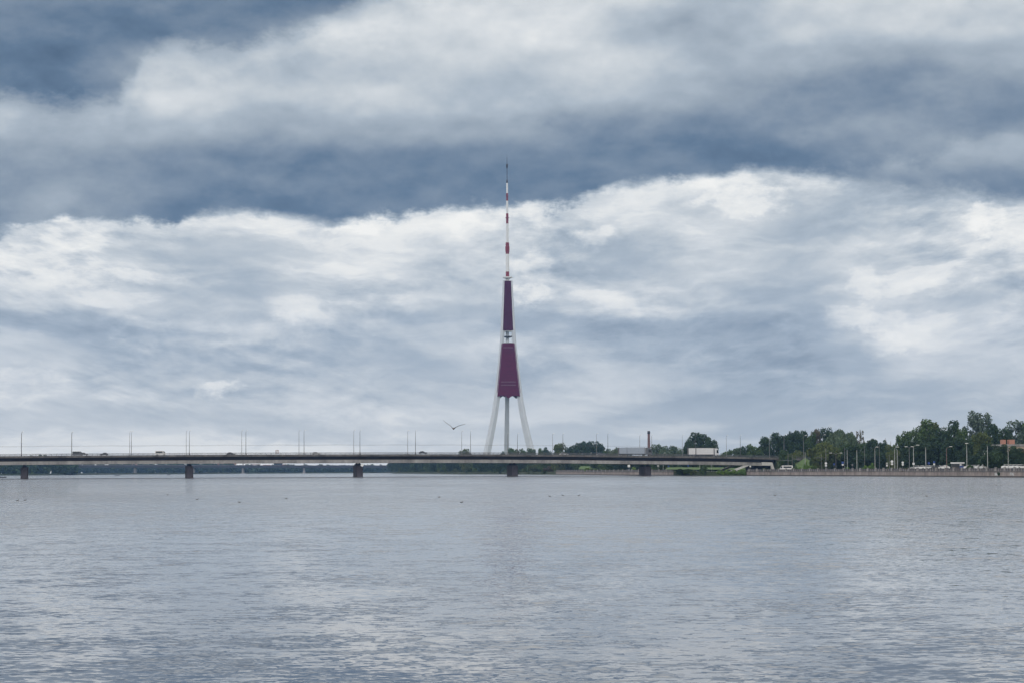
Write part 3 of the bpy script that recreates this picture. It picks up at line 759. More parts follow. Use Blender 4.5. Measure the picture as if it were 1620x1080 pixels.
# shore trees of the island under the bridge, left to right (one dark belt of crowns)
IS = 'island trees in the belt left of the embankment'
def shoreY(px):
    xs = [620, 700, 800, 878, 930, 1000, 1068, 1120, 1180, 1200, 1350, 1500, 1600, 1640]; ys = [3350, 2560, 2160, 1860, 1600, 1410, 1300, 1245, 1200, 1180, 1040, 907, 818, 790]
    return float(np.interp(px, xs, ys))
k = 0; px = 624.0
while px < 868:
    Y = shoreY(px) + 22 + rnd.uniform(0, 25)
    tree(px, rnd.uniform(717.5, 722), Y, rnd.uniform(15, 21), 'round', rnd.choice(['dark', 'mid', 'dark']), 'dense green tree in the shore belt seen under the bridge left of the quay', group='trees of the shore belt under the bridge')
    tree(px + 4, rnd.uniform(738, 741), Y - 34, rnd.uniform(12, 17), 'bush', rnd.choice(['mid', 'dark', 'olive']), 'low shrub at the waterline in the shore belt under the bridge', 'shrub', 'shrubs of the shore belt under the bridge', base=0.2)
    px += rnd.uniform(7.5, 9.5)
for px, ty, w_, kd, lf, lb in ((851, 733, 24, 'willow', 'olive', 'pale olive willow leaning to the water left of the long under-bridge quay'), (836, 734, 16, 'bush', 'mid', 'rounded shrub beside the fourth river pier, by the water'),
        (868, 735, 18, 'bush', 'brown', 'brownish bare shrub at the left end of the under-bridge quay')):
    tree(px, ty, shoreY(px) - 2 + 14, w_, kd, lf, lb, 'tree' if kd == 'willow' else 'shrub', base=1.2)
T = [  # px, top py, distance, width px, kind, leaf, label
 (735, 709.3, 2300, 17, 'round', 'olive', 'small rounded olive tree top peeking over the bridge left of the tower'),
 (793, 713.2, 2700, 14, 'round', 'mid', 'low green tree at the base of the tower between left and centre legs'),
 (809, 708.2, 2450, 14, 'round', 'mid', 'low green tree just right of the tower centre leg'),
 (819, 709.5, 2400, 14, 'round', 'olive', 'olive tree between the tower centre leg and its right leg'),
 (830, 708.5, 2500, 14, 'round', 'mid', 'small tree directly left of the right tower foot'),
 (842, 709.0, 2350, 16, 'round', 'willow', 'pale green tree covering the right tower foot'),
 (856, 708.2, 2300, 11, 'round', 'mid', 'small pointed tree right of the right tower foot'),
 (866, 706.8, 2200, 16, 'round', 'dark', 'dark green tree between right tower foot and the round olive tree'),
 (884.5, 701, 1900, 23, 'round', 'olive', 'round olive-green tree behind the lamp posts right of the tower'),
 (900, 706, 2000, 12, 'round', 'dark', 'small dark tree between the round olive tree and the wide dark clump'),
 (909, 700, 2100, 19, 'round', 'dark', 'left tree of the wide dark clump behind the bridge'),
 (920, 698.5, 2150, 19, 'round', 'dark', 'second tree of the wide dark clump, with hazy lower crown'),
 (932, 697.2, 2100, 20, 'round', 'dark', 'tallest middle tree of the wide dark clump behind the bridge'),
 (944, 697.4, 2150, 19, 'round', 'dark', 'right-of-middle tree of the wide dark clump'),
 (952, 702, 2100, 14, 'round', 'dark', 'shoulder tree at the right of the wide dark clump'),
 (961, 709, 2000, 12, 'round', 'mid', 'small tree at the right foot of the wide dark clump'),
 (972, 707, 1900, 16, 'round', 'olive', 'olive bush-like tree left of the grey truck'),
 (990, 712, 1900, 20, 'round', 'mid', 'green tree hidden behind the grey truck trailer'),
 (1041, 702, 1900, 22, 'round', 'willow', 'tall grey-green tree just right of the brick chimney'),
 (1054, 704.5, 1850, 18, 'round', 'willow', 'grey-green tree second right of the brick chimney'),
 (1066, 705, 1900, 18, 'round', 'willow', 'grey-green tree left of the broad dark pine'),
 (1077, 708, 1850, 16, 'round', 'willow', 'small grey-green tree touching the left foot of the broad dark pine'),
 (1093, 691, 1500, 20, 'round', 'dark', 'left part of the broad dark pine above the white truck'),
 (1108, 684.5, 1520, 30, 'round', 'dark', 'tall middle of the broad dark pine above the white truck'),
 (1124, 690.5, 1500, 20, 'round', 'dark', 'right part of the broad dark pine above the white truck'),
 (1149, 710.5, 1450, 24, 'round', 'mid', 'low green tree right of the white truck cab'),
 (1166, 708, 1500, 18, 'round', 'willow', 'pale bush-like tree where the tree line starts to climb'),
 (1177, 704.8, 1400, 15, 'round', 'dark', 'small pointed dark tree at the start of the climbing tree line'),
 (1193, 701.5, 1400, 24, 'round', 'mid', 'tree on the climbing line left of the dark shoulder tree'),
 (1211, 691, 1420, 24, 'round', 'dark', 'dark shoulder tree above the pale end of the bridge'),
 (1231, 683.5, 1400, 26, 'round', 'dark', 'dark tree at the left end of the high grove'),
 (1245, 682, 1420, 22, 'round', 'dark', 'flat-topped dark tree, second in the high grove'),
 (1258, 681.8, 1400, 22, 'round', 'dark', 'dark tree in the middle of the high grove'),
 (1269, 680.6, 1430, 22, 'round', 'dark', 'dark tree with even crown left of the reddish one in the high grove'),
 (1282, 683, 1400, 22, 'round', 'mid', 'green tree directly left of the reddish crown in the high grove'),
 (1293, 679, 1410, 20, 'round', 'brown', 'reddish brown crown in the high grove'),
 (1310, 675.6, 1400, 24, 'round', 'dark', 'highest dark crown behind the large grey willow'),
 (1327, 678.5, 1260, 40, 'willow', 'willow', 'large grey-green willow in the middle of the right grove'),
 (1343, 685, 1230, 34, 'willow', 'willow', 'second grey-green willow, right of the large one'),
 (1354, 677, 1350, 16, 'sparse', 'brown', 'thin reddish tree with half-bare crown, left of its twin'),
 (1364, 678.5, 1340, 15, 'sparse', 'brown', 'thin reddish tree with half-bare crown, right of its twin'),
 (1366, 700, 1280, 24, 'round', 'mid', 'green tree below the two half-bare reddish trees'),
 (1303, 697, 1180, 44, 'willow', 'olive', 'light green weeping willow behind the riverside road'),
 (1330, 706, 1190, 34, 'willow', 'mid', 'dark hanging willow right of the light green one'),
 (1350, 703, 1180, 30, 'round', 'dark', 'dark tree behind the pair of pale poles'),
 (1241, 711, 1236, 14, 'round', 'mid', 'rounded tree right beside the bridge end'),
 (1251, 716, 1234, 13, 'round', 'olive', 'light olive tree left of the bright lawn slope'),
 (1263, 712, 1310, 22, 'willow', 'olive', 'pale hanging tree above the bright lawn slope'),
 (1291, 716, 1192, 16, 'willow', 'mid', 'dark hanging tree right of the bright lawn slope'),
 (1250, 722, 1208, 17, 'round', 'dark', 'small dark tree at the left foot of the lawn slope'),
 (1377, 694.5, 1250, 18, 'round', 'dark', 'dark tree at the dip in the skyline, left one'),
 (1388, 695, 1240, 18, 'round', 'dark', 'dark tree at the dip in the skyline, middle one'),
 (1398, 695.5, 1250, 16, 'round', 'dark', 'dark tree at the dip in the skyline, right one'),
 (1411, 703, 1220, 18, 'round', 'olive', 'low pale green tree in the skyline gap'),
 (1413, 712, 1130, 22, 'round', 'olive', 'low olive tree behind the white round road signs'),
 (1424, 689.5, 1200, 18, 'tall', 'mid', 'slim tree at the left shoulder of the tall right grove'),
 (1437, 683.5, 1180, 24, 'tall', 'mid', 'slim ragged tree, second in the tall right grove'),
 (1452, 676.5, 1150, 26, 'tall', 'mid', 'ragged green tree left of the tallest mid-green crown'),
 (1467, 665.6, 1140, 30, 'tall', 'mid', 'tall mid-green tree with feathery top right of the skyline gap'),
 (1479, 670, 1150, 26, 'tall', 'olive', 'tall olive tree right of the feathery one'),
 (1493, 675, 1120, 28, 'round', 'dark', 'dark broad tree in the middle of the tall right grove'),
 (1510, 667.5, 1130, 26, 'tall', 'dark', 'dark spire-topped tree left of the silvery poplar'),
 (1523, 680, 1120, 24, 'tall', 'mid', 'green tree tucked left under the silvery poplar'),
 (1540, 654.5, 1150, 30, 'tall', 'silver', 'tallest silvery grey-green poplar, left half of the pair'),
 (1559, 656.5, 1150, 28, 'tall', 'silver', 'tallest silvery grey-green poplar, right half of the pair'),
 (1573, 672, 1130, 24, 'tall', 'dark', 'dark tree right of the silvery poplars'),
 (1588, 676.5, 1180, 26, 'round', 'dark', 'dark tree above the two orange roof boxes'),
 (1608, 667.5, 1230, 30, 'tall', 'silver', 'blue-green tree behind the flat-roofed building'),
 (1622, 669.5, 1230, 30, 'tall', 'mid', 'blue-green tree cut by the right edge of the photo'),
 (1443, 694, 1090, 34, 'round', 'dark', 'dark tree behind the pale poles left of the parked cars'),
 (1484, 688, 1080, 42, 'round', 'dark', 'broad very dark tree behind the reddish lamp post'),
 (1462, 700, 1070, 34, 'round', 'dark', 'deep green tree behind the leftmost parked cars'),
 (1512, 692, 1060, 36, 'round', 'dark', 'dark tree rising behind the small kiosk'),
 (1535, 690, 1070, 34, 'round', 'dark', 'dark tree right behind the tall white lamp post'),
 (1556, 684, 1040, 34, 'round', 'olive', 'yellowish green crown below the silvery poplars'),
 (1565, 700, 900, 32, 'round', 'dark', 'large dark tree overhanging the quay, left one of two'),
 (1583, 702, 890, 30, 'round', 'dark', 'large dark tree overhanging the quay, right one of two'),
 (1572, 714, 880, 40, 'willow', 'dark', 'dark hanging foliage in front of the quay trees near the right edge'),
 (1607, 704.5, 925, 24, 'round', 'dark', 'round dark tree in front of the flat-roofed building'),
]
for t in T:
    b_ = 2.0
    if 1210 <= t[0] <= 1420 and t[2] > 1300: b_ = 3.0
    if t[0] > 1420: b_ = 2.5
    tree(*t[:6], t[6], group='trees beyond the bridge and the quay', base=b_)
# understorey seen below the deck and behind the road
UG = 'dark undergrowth trees behind the bridge end'
for px in range(872, 1250, 11):
    Y = shoreY(px) + 150 + rnd.uniform(0, 60)
    tree(px + rnd.uniform(-3, 3), rnd.uniform(720, 726), Y, rnd.uniform(20, 26), 'round', rnd.choice(['dark', 'dark', 'mid']), 'dark park tree in the row seen below the bridge deck behind the lawn', group=UG, base=2.0)
for px in range(1296, 1640, 12):
    Y = shoreY(min(px, 1640)) + 150 + rnd.uniform(0, 40)
    tree(px + rnd.uniform(-3, 3), rnd.uniform(708, 722), Y, rnd.uniform(20, 27), 'round', 'dark', 'dark lower tree filling the grove behind the riverside road', group='lower trees of the right bank grove', base=2.5)
for px, ty, w_, lf, lb in ((1076, 739.5, 13, 'bright', 'yellow-green shrub beside the quay end, left of the others'), (1087, 739, 14, 'bright', 'yellow-green shrub on the bank, second from the quay end'), (1097, 741, 12, 'olive', 'olive shrub left of the tall dark bush on the bank'),
        (1113, 733.5, 14, 'mid', 'taller dark bush on the bank under the bridge'), (1139, 741.5, 12, 'bright', 'low bright green shrub in front of the lawn under the bridge'), (1149, 741, 14, 'bright', 'bright green shrub left of the leaning bridge leg'),
        (1160, 741, 13, 'bright', 'bright green shrub in front of the leaning bridge leg'), (1172, 739.5, 14, 'bright', 'bright green shrub between the leaning leg and the quay wall'), (1178, 742, 10, 'bright', 'small bright shrub against the end of the quay wall'),
        (1209, 738.5, 9, 'mid', 'dark green bush growing over the quay railing under the bridge end'), (1216, 740, 7, 'mid', 'small bush on the quay railing right of the larger one'), (1583.5, 742.5, 12, 'dark', 'dark creeper bush covering the gap in the quay wall'),
        (929, 738.5, 11, 'bright', 'pale shrub behind the under-bridge balustrade'), (943, 740, 8, 'mid', 'small shrub by the dark gap in the under-bridge quay'),
        (1405, 738.6, 10, 'olive', 'low olive hedge left of the two pale poles'), (1432, 738.8, 20, 'olive', 'long low olive hedge right of the two pale poles'), (1534, 732.8, 13, 'mid', 'green bush between the kiosk and the white cars'),
        (1258, 736, 11, 'mid', 'green bush on the left foot of the bright lawn slope'), (1289, 735, 12, 'mid', 'green bush on the right foot of the bright lawn slope'), (1369, 734, 12, 'bright', 'bright shrub left of the lamp at the skyline gap'), (1380, 730, 13, 'bright', 'taller bright shrub at the foot of the lamp at the skyline gap'), (1266, 737, 9, 'bright', 'bright shrub on the left side of the lawn slope'), (1281, 734, 9, 'bright', 'bright shrub on the right side of the lawn slope'), (1275, 728, 8, 'bright', 'bright shrub high on the lawn slope behind the pale pole'),
        (1340.5, 736.8, 8, 'bright', 'small pale bush at the foot of a pale pole'), (1002, 736.5, 9, 'bright', 'small bright shrub left of the rightmost river pier')):
    Yb = shoreY(px) + (-3 if 1070 < px < 1180 else 9)
    if px == 1583.5: Yb = shoreY(px) - .2
    if px in (1209, 1216): Yb = shoreY(px) + 2
    tree(px, ty, Yb, w_, 'bush', lf, lb, 'shrub', base=0.3 if 1070 < px < 1180 or px == 1583.5 else 2.0)

# far-off woods, too distant to count
def far_wood(name, pts, label, leaf, n, size, seed):
    r = np.random.default_rng(seed); L_ = []
    for (px, ty, Y, bot) in pts:
        x, _ = XY(px, Y); top = ZY(px, ty, Y) + r.uniform(-1.5, 1.5); wd = 9 * Y / F * r.uniform(.8, 1.3); hz = max(2.0, (top - 1) / 2)
        L_.append((x, Y + r.uniform(-20, 40), 1 + hz, wd * .6, 12, hz, 1 / len(pts)))
    me = leaf_cloud(L_, n, size, seed); me.materials.append(LM[leaf]); o = link(name, me); o['kind'] = 'stuff'; o['label'] = label; o['category'] = 'wood'; return o
far_wood('far_wood', [(p, 724 + 4 * math.sin(p * .07) + rnd.uniform(-1, 2), 3180 + 200 * max(0, (p - 60) / 100), 0) for p in range(-60, 122, 4)], 'hazy green wood on the left shore below the bridge', 'mid', 30000, 1.7, 3)
far_wood('far_wood', [(p, (733.2 if p < 365 else 735.6) + rnd.uniform(-.9, .9), 4600, 0) for p in range(90, 640, 4)], 'blue distant wooded ridge between the far bridge and the skyline', 'dark', 46000, 2.2, 4)

# lawns
gm = simple('mown_lawn', (.058, .110, .020), .95, .3, .5)
def lawn(pts, label):
    me = mesh(pts, [tuple(range(len(pts)))]); 
    o = struct(link('lawn', me, gm), label, 'lawn'); return o
def P3(px, py, Y): return at(px, py, Y)
ramp_pts = []
def slope_face(px0, px1, pt, y0, y1, Y0, Y1, label):
    # grassy slope: foot near, top far
    a = at(px0, y1, Y0); b_ = at(px1, y1, Y0); c = at(px1 - pt, y0, Y1); d = at(px0 + pt, y0, Y1)
    N = 10; vs = []
    for i in range(N + 1):
        for j in range(N + 1):
            t = j / N; p = a.lerp(b_, i / N).lerp(d.lerp(c, i / N), t); p.z += .5 * math.sin(3 * i + 2 * j) * .3 + (t * (1 - t)) * 1.2; vs.append(p)
    fs = [(i * (N + 1) + j, i * (N + 1) + j + 1, (i + 1) * (N + 1) + j + 1, (i + 1) * (N + 1) + j) for i in range(N) for j in range(N)]
    return struct(link('lawn', mesh(vs, fs, True), gm), label, 'lawn')
slope_face(1250, 1298, 22.5, 724, 742.3, 1215, 1262, 'bright lawn slope between the trees right of the bridge end')
slope_face(1052, 1182, 6, 738.6, 741.8, 1330, 1420, 'lawn on the bank under the right part of the bridge')
slope_face(915, 960, 4, 736.5, 741.5, 1700, 1760, 'pale lawn behind the under-bridge quay')
# approach embankment behind the abutment
ev_ = []
S2 = [bs(1228) + k * 30 for k in range(12)]
for s in S2:
    z = max(3.0, tz(s) - 2.0 - (s - S2[0]) * .012)
    for o_, zz_ in ((-9, 2.0), (2, z), (BW - 2, z), (BW + 12, 2.0)): ev_.append(bp(s, o_, zz_))
fs = [(0, 1, 2, 3)]
for i in range(11):
    for j in range(3): a = 4 * i + j; fs.append((a, a + 4, a + 5, a + 1))
struct(link('approach_ramp', mesh(ev_, fs), bpy.data.materials['bank_ground']), 'grassy approach ramp carrying the road away from the bridge end', 'ramp')

# ------------------------------------------------------------------ far bridge (beyond the road bridge)
def far_bridge():
    Y0, Y1 = 3950.0, 4050.0; o = empty('far_bridge', (0, 0, 0), 0, 'distant low bridge seen as a dark blue line under the main bridge', 'bridge')
    a = at(108, 736.2, 3900); b_ = at(640, 736.6, 4100)
    def q(px): t = (px - 108) / 532; return a.lerp(b_, t)
    u = (b_ - a).normalized(); n = Vector((-u.y, u.x, 0)).normalized()
    dk = MB(); dk.rings([[p + n * w_ + Vector((0, 0, z)) for w_, z in ((-10, -3.0), (10, -3.0), (10, 0), (-10, 0))] for p in (q(60), q(108), q(374), q(640), q(700))])
    dk.build('deck', simple('far_bridge_concrete', (.04, .045, .055), .8), o)
    MB().rings([[p + n * w_ + Vector((0, 0, z)) for w_, z in ((-10.6, .01), (-10.2, .01), (-10.2, 1.3), (-10.6, 1.3))] for p in (q(60), q(374), q(700))]).build('parapet', M['pier'], o)
    for px in (110, 210, 300, 378, 475.5, 560):
        p = q(px); pb = MB().box(p.x - 1.4, p.x + 1.4, p.y - 8, p.y + 8, -3, p.z - 3.0).box(p.x - 3, p.x + 3, p.y - 9, p.y + 9, -3, 1.2)
        pb.build('pier', M['girder'], o)
    for px in (378, 475.5):
        p = q(px); MB().tube((p.x, p.y, p.z), (p.x, p.y, p.z + 16), .9, .5, 8).build('pylon', M['pole'], o)
    p = q(109); MB().box(p.x - 1.6, p.x + 1.6, p.y - 14, p.y - 11, 2, p.z + 4.5).build('stair_tower', M['girder'], o)
far_bridge()

# ------------------------------------------------------------------ houses on the far ridge
def house(px, py, Y, w_, h_, wall, roof, label, pitched=True):
    p = at(px, py, Y); zb = ZY(px, 741.5, Y); o = empty('far_house', (p.x, Y, zb), 0, label, 'house', 'houses on the far skyline')
    hz = p.z - zb - (h_ * .4 if pitched else 0); hw = w_ / 2
    MB().box(-hw, hw, -5, 5, 0, hz).build('wall', wall, o)
    if pitched: MB().prism([(-hw - .5, hz), (hw + .5, hz), (hw * .55, hz + h_ * .4), (-hw * .55, hz + h_ * .4)], -5.5, 5.5).build('roof', roof, o)
    else: MB().box(-hw - .3, hw + .3, -5.3, 5.3, hz, hz + .8).build('roof', roof, o)
    wn = MB(); k = -hw + 1.5
    while k < hw - 1.5: wn.box(k, k + 1.3, -5.06, -4.98, hz - 3.2, hz - 1.2); k += 3.4
    if wn.v: wn.build('window_row', M['glass'], o)
for i, (px, py, w_, wl, rf, pt, lb) in enumerate([(161, 735.4, 9, 'white_paint', 'roof_far', False, 'tiny white block on the far shore left of the second river pier'),
        (210, 733.6, 26, 'cream', 'roof_far', True, 'distant house with faded red roof, leftmost under the deck'), (232, 734, 22, 'brick', 'roof_far', True, 'distant brick house right of the leftmost one'),
        (330, 733.4, 20, 'cream', 'roof_far', True, 'distant house just right of the second river pier'), (350, 732.7, 24, 'brick', 'roof_far', True, 'distant reddish house near the pale sky gap'),
        (366, 733.2, 18, 'cream', 'roof_far', False, 'distant flat block at the left end of the pale sky gap'), (404, 734, 18, 'white_paint', 'roof_far', False, 'distant white block in the pale sky gap'),
        (422, 734.4, 22, 'cream', 'roof_far', True, 'distant low house in the middle of the sky gap'), (440, 732.8, 16, 'dark', 'dark', False, 'distant dark tower block under the framed sign'),
        (452, 733.6, 18, 'cream', 'roof_far', True, 'distant house right of the dark tower block')]):
    house(px, py, 4650 + 10 * i, w_, 6, M[wl], M[rf], lb, pt)

# ------------------------------------------------------------------ flat roofed building at the right edge
def building():
    Y = 1010.0; a = at(1584, 702, Y); b_ = at(1660, 702, Y); w_ = b_.x - a.x; H_ = a.z - 2.5
    o = empty('flat_roofed_building', (a.x, Y, 2.5), 0, 'orange and cream flat-roofed building behind trees at the right edge', 'building')
    MB().box(0, w_, 0, 18, 0, H_ - .9).build('wall', M['cream'], o)
    MB().box(-.4, w_, -.4, 18.4, H_ - .9, H_).build('roof', M['girder'], o)
    for z0, z1 in ((H_ - 4.0, H_ - 2.0), (H_ - 7.2, H_ - 5.0)): MB().box(8.5, w_, -.06, 0.02, z0, z1).build('brick_band', M['orange_brick'], o)
    for k in range(5):
        for z0 in (H_ - 5.0, H_ - 8.6):
            x = 1.6 + 3.6 * k; f = MB().box(x, x + 1.6, -.05, .03, z0 + .1, z0 + 1.4).build('window', M['white_paint'], o); MB().box(x + .12, x + 1.48, -.08, -.052, z0 + .22, z0 + 1.28).build('pane', M['glass'], f)
    for px0, px1, py in ((1584.5, 1590.5, 694.8), (1595.5, 1604.5, 694.8)):
        c = at(px0, py, Y + 4); d = at(px1, py, Y + 4)
        t_ = MB().box(c.x - a.x, d.x - a.x, 3, 7, H_, c.z - 2.5).build('roof_box', M['orange_brick'], o)
building()

# ------------------------------------------------------------------ vehicles
def paint(name, col, rough=.3):
    m, n, b = new_mat(name); f = n.noise(n.node('ShaderNodeTexCoord').outputs['Object'], 1.2, 4, .6)
    n.l.new(n.ramp(f, [(.3, tuple(c * .88 for c in col)), (.7, col)]), b.inputs['Base Color']); b.inputs['Roughness'].default_value = rough; b.inputs['Coat Weight'].default_value = .3; return m
PT = {'grey': paint('car_grey', (.11, .12, .14)), 'white': paint('car_white', (.78, .78, .78)), 'silver': paint('car_silver', (.42, .43, .44)), 'dark': paint('car_dark', (.02, .022, .03)),
      'trailer_white': paint('trailer_white', (.74, .74, .76), .5), 'trailer_grey': paint('trailer_grey', (.34, .39, .47), .5), 'blue': paint('car_blue', (.06, .10, .22))}
def wheel(o, x, y, r_):
    w_ = MB().rings([[(x + r_ * math.cos(t), yy, r_ + r_ * math.sin(t)) for t in [2 * math.pi * k / 14 for k in range(14)]] for yy in (y - .11, y + .11)]).build('wheel', M['rubber'], o)
    MB().rings([[(x + r_ * .55 * math.cos(t), yy, r_ + r_ * .55 * math.sin(t)) for t in [2 * math.pi * k / 10 for k in range(10)]] for yy in (y - .125, y + .125)]).build('rim', M['pole_pale'], w_)
def car(loc, rz, col, label, van=False, name='parked_car', group=None):
    o = empty(name, loc, rz, label, 'van' if van else 'car', group); b_ = MB()
    if van: pr_ = [(-2.6, .35), (2.5, .35), (2.6, .9), (2.3, 1.15), (1.7, 2.1), (1.3, 2.3), (-2.5, 2.3), (-2.6, 2.1)]; wd = .95
    else: pr_ = [(-2.15, .32), (2.1, .32), (2.2, .55), (2.1, .78), (1.0, .95), (-1.75, .98), (-2.15, .85)]; wd = .86
    rg = []
    for yy, k in ((-wd, .96), (-wd * .93, 1), (wd * .93, 1), (wd, .96)): rg.append([(x * (k if k == 1 else .985), yy, .32 + (z - .32) * k) for x, z in pr_])
    b_.rings(rg); b_.build('body', PT[col], o)
    if van:
        MB().prism([(1.35, 1.25), (2.15, 1.2), (1.66, 2.05), (1.35, 2.05)], -wd - .02, wd + .02).build('window', M['glass'], o)
        MB().prism([(-2.2, 1.3), (.9, 1.3), (.9, 2.0), (-2.2, 2.0)], -wd - .015, wd + .015).build('window', M['glass'], o)
    else:
        MB().rings([[(x, y, z) for x, y, z in ((-1.75, -.76, .96), (1.0, -.76, .94), (1.0, .76, .94), (-1.75, .76, .96))], [(-1.15, -.60, 1.40), (.2, -.60, 1.42), (.2, .60, 1.42), (-1.15, .60, 1.40)]]).build('window', M['glass'], o)
        MB().rings([[(-1.18, -.63, 1.39), (.24, -.63, 1.41), (.24, .63, 1.41), (-1.18, .63, 1.39)], [(-1.1, -.56, 1.47), (.15, -.56, 1.48), (.15, .56, 1.48), (-1.1, .56, 1.47)]]).build('roof', PT[col], o)
    for x in (-1.35, 1.35) if not van else (-1.6, 1.65):
        for y in (-wd + .02, wd - .02): wheel(o, x, y, .33)
    for y in (-.6, .6): MB().box(2.05 if not van else 2.5, 2.22 if not van else 2.63, y - .18, y + .18, .58, .74).build('headlight', M['lamp_white'], o)
    return o
def deck(px, off): s = bs(px, off); return bp(s, off, tz(s) - 1.28)
car(deck(123, 4.2), BA, 'grey', 'dark grey van-like car on the left stretch of the bridge beside a lamp post', True, 'car')
car(deck(133, 7.5), BA, 'grey', 'low grey car following just right of the grey van on the bridge', name='car').location.z += .25
car(deck(164.5, 24), BA + math.pi, 'dark', 'small dark car right of the two grey vehicles on the bridge', name='car').location.z += .3
car(deck(254, 5), BA, 'white', 'whitish van on the bridge left of the second river pier', True, 'car').scale = (1.05, 1, 1.05)
car(deck(365, 5), BA, 'dark', 'dark car half hidden by the bridge railing, left of the framed sign', name='car')
car(deck(500, 5), BA, 'silver', 'silver car behind the railing, right of the framed sign', name='car')
car(deck(669, 5), BA, 'dark', 'dark rounded car near the bridge middle left of the gull', name='car').location.z += .35
car(deck(892, 4), BA, 'silver', 'silver car on the bridge right of the tower', name='car')
car(deck(951, 4), BA, 'grey', 'blue-grey car on the bridge in front of the wide dark trees', name='car')
def truck(px0, px1, pxc, off, col, cabcol, label, zt, direction=1):
    a = deck((px0 + px1) / 2, off); sx = bs(px1, off) - bs(px0, off); o = empty('articulated_truck', a, BA, label, 'truck', 'trucks on the bridge')
    h = ZY(px0, zt, a.y) - a.z; hx = sx / 2
    MB().box(-hx, hx, -1.25, 1.25, 1.15, h).build('trailer', PT[col], o)
    MB().box(-hx + .1, hx + .8, -.9, .9, .75, 1.14).build('chassis', M['dark'], o)
    sm = MB()
    for x in (-hx, -hx + sx * .305, hx - .12): sm.box(x - .02, x + .13, -1.28, 1.28, 1.12, h + .03)
    sm.build('trailer_rib', M['rail'], o)
    cl = bs(pxc, off) - bs(px1, off) - .5; x0 = hx + .55
    cb = MB().prism([(x0, .75), (x0 + cl, .75), (x0 + cl, 1.7), (x0 + cl * .82, h - .75), (x0 + cl * .5, h - .15), (x0, h - .1)], -1.2, 1.2).build('cab', PT[cabcol], o)
    MB().prism([(x0 + cl * .42, 1.85), (x0 + cl * .93, 1.85), (x0 + cl * .80, h - .95), (x0 + cl * .42, h - .95)], -1.22, 1.22).build('window', M['glass'], cb)
    for x in (-hx + 1.2, -hx + 2.5, -hx + 3.8, hx - .4, x0 + cl * .65):
        for y in (-1.12, 1.12): wheel(o, x, y, .5)
    return o
truck(978.5, 1019.5, 1030.5, 6, 'trailer_grey', 'grey', 'grey-blue articulated truck on the bridge just left of the chimney', 707.2)
truck(1088.3, 1128.5, 1136.3, 6, 'trailer_white', 'trailer_white', 'white articulated truck on the bridge in front of the broad pine', 708.2)
# parked and driving cars on the right bank
def bank(px, back, z=2.75): Y = shoreY(px) + back; return Vector((XY(px, Y)[0], Y, z))
car(bank(1243.5, 10, 2.1), R(170), 'white', 'cream white van on the quay road right beside the bridge end', True, 'parked_van').scale = (1.22, 1.1, 1.15)
cars = [(1449, 22, 'silver', 'silver car behind a balustrade pillar, leftmost of the parked row', 150), (1457, 26, 'white', 'white car second in the parked row, left of the thick pale pole', 160), (1467, 24, 'white', 'white car right at the foot of the thick pale pole', 150),
        (1474, 30, 'silver', 'silver car below the round blue sign', 150), (1482, 26, 'dark', 'dark car between the round sign and the reddish lamp', 150), (1494, 24, 'white', 'white car just left of the reddish lamp post', 165),
        (1489, 34, 'grey', 'grey car in the second line left of the reddish lamp', 160), (1534, 24, 'white', 'white car right of the kiosk at the foot of the white lamp', 28), (1540, 30, 'white', 'white car with dark windows, second right of the white lamp', 30),
        (1547, 26, 'silver', 'silver car in the middle of the white cars by the dark tree', 28), (1552, 22, 'white', 'bright white car, second left of the large dark quay tree', 25), (1559, 26, 'white', 'bright white car touching the large dark quay tree', 25),
        (1594, 22, 'white', 'white car left of the pole near the graffiti', 28), (1601, 26, 'white', 'white car with dark windscreen above the graffiti', 28), (1608, 22, 'white', 'white car under the round dark tree by the building', 28), (1615, 24, 'white', 'white car close to the right edge of the photo', 28),
        (1620, 30, 'silver', 'silver car cut by the right edge of the photo', 28)]
for px, bk, c_, lb, rz in cars: car(bank(px, bk), R(rz), c_, lb, group='cars parked behind the quay')

# kiosk
def kiosk():
    p = bank(1515, 14, 2.1); o = empty('kiosk', p, R(-8), 'small white kiosk with dark windows and a blue panel behind the balustrade', 'kiosk'); h = ZY(1515, 730.4, p.y) - 2.1; w_ = 20.5 * p.y / F
    MB().box(-w_ / 2 + .2, w_ / 2 - .2, -1.1, 1.1, 0, h - .5).build('wall', M['parapet'], o)
    MB().box(-w_ / 2 - .15, w_ / 2 + .1, -1.5, 1.4, h - .5, h).build('roof', M['white_paint'], o)
    MB().box(-w_ / 2 + .3, w_ * .14, -1.14, -1.08, h - 1.75, h - .6).build('window', M['glass'], o)
    MB().box(w_ * .16, w_ * .44, -1.2, -1.08, 0, h - 1.3).build('door', M['blue'], o)
    MB().box(w_ * .15, w_ * .30, -1.17, -1.08, h - 1.25, h - .5).build('sign_panel', M['white_paint'], o)
kiosk()

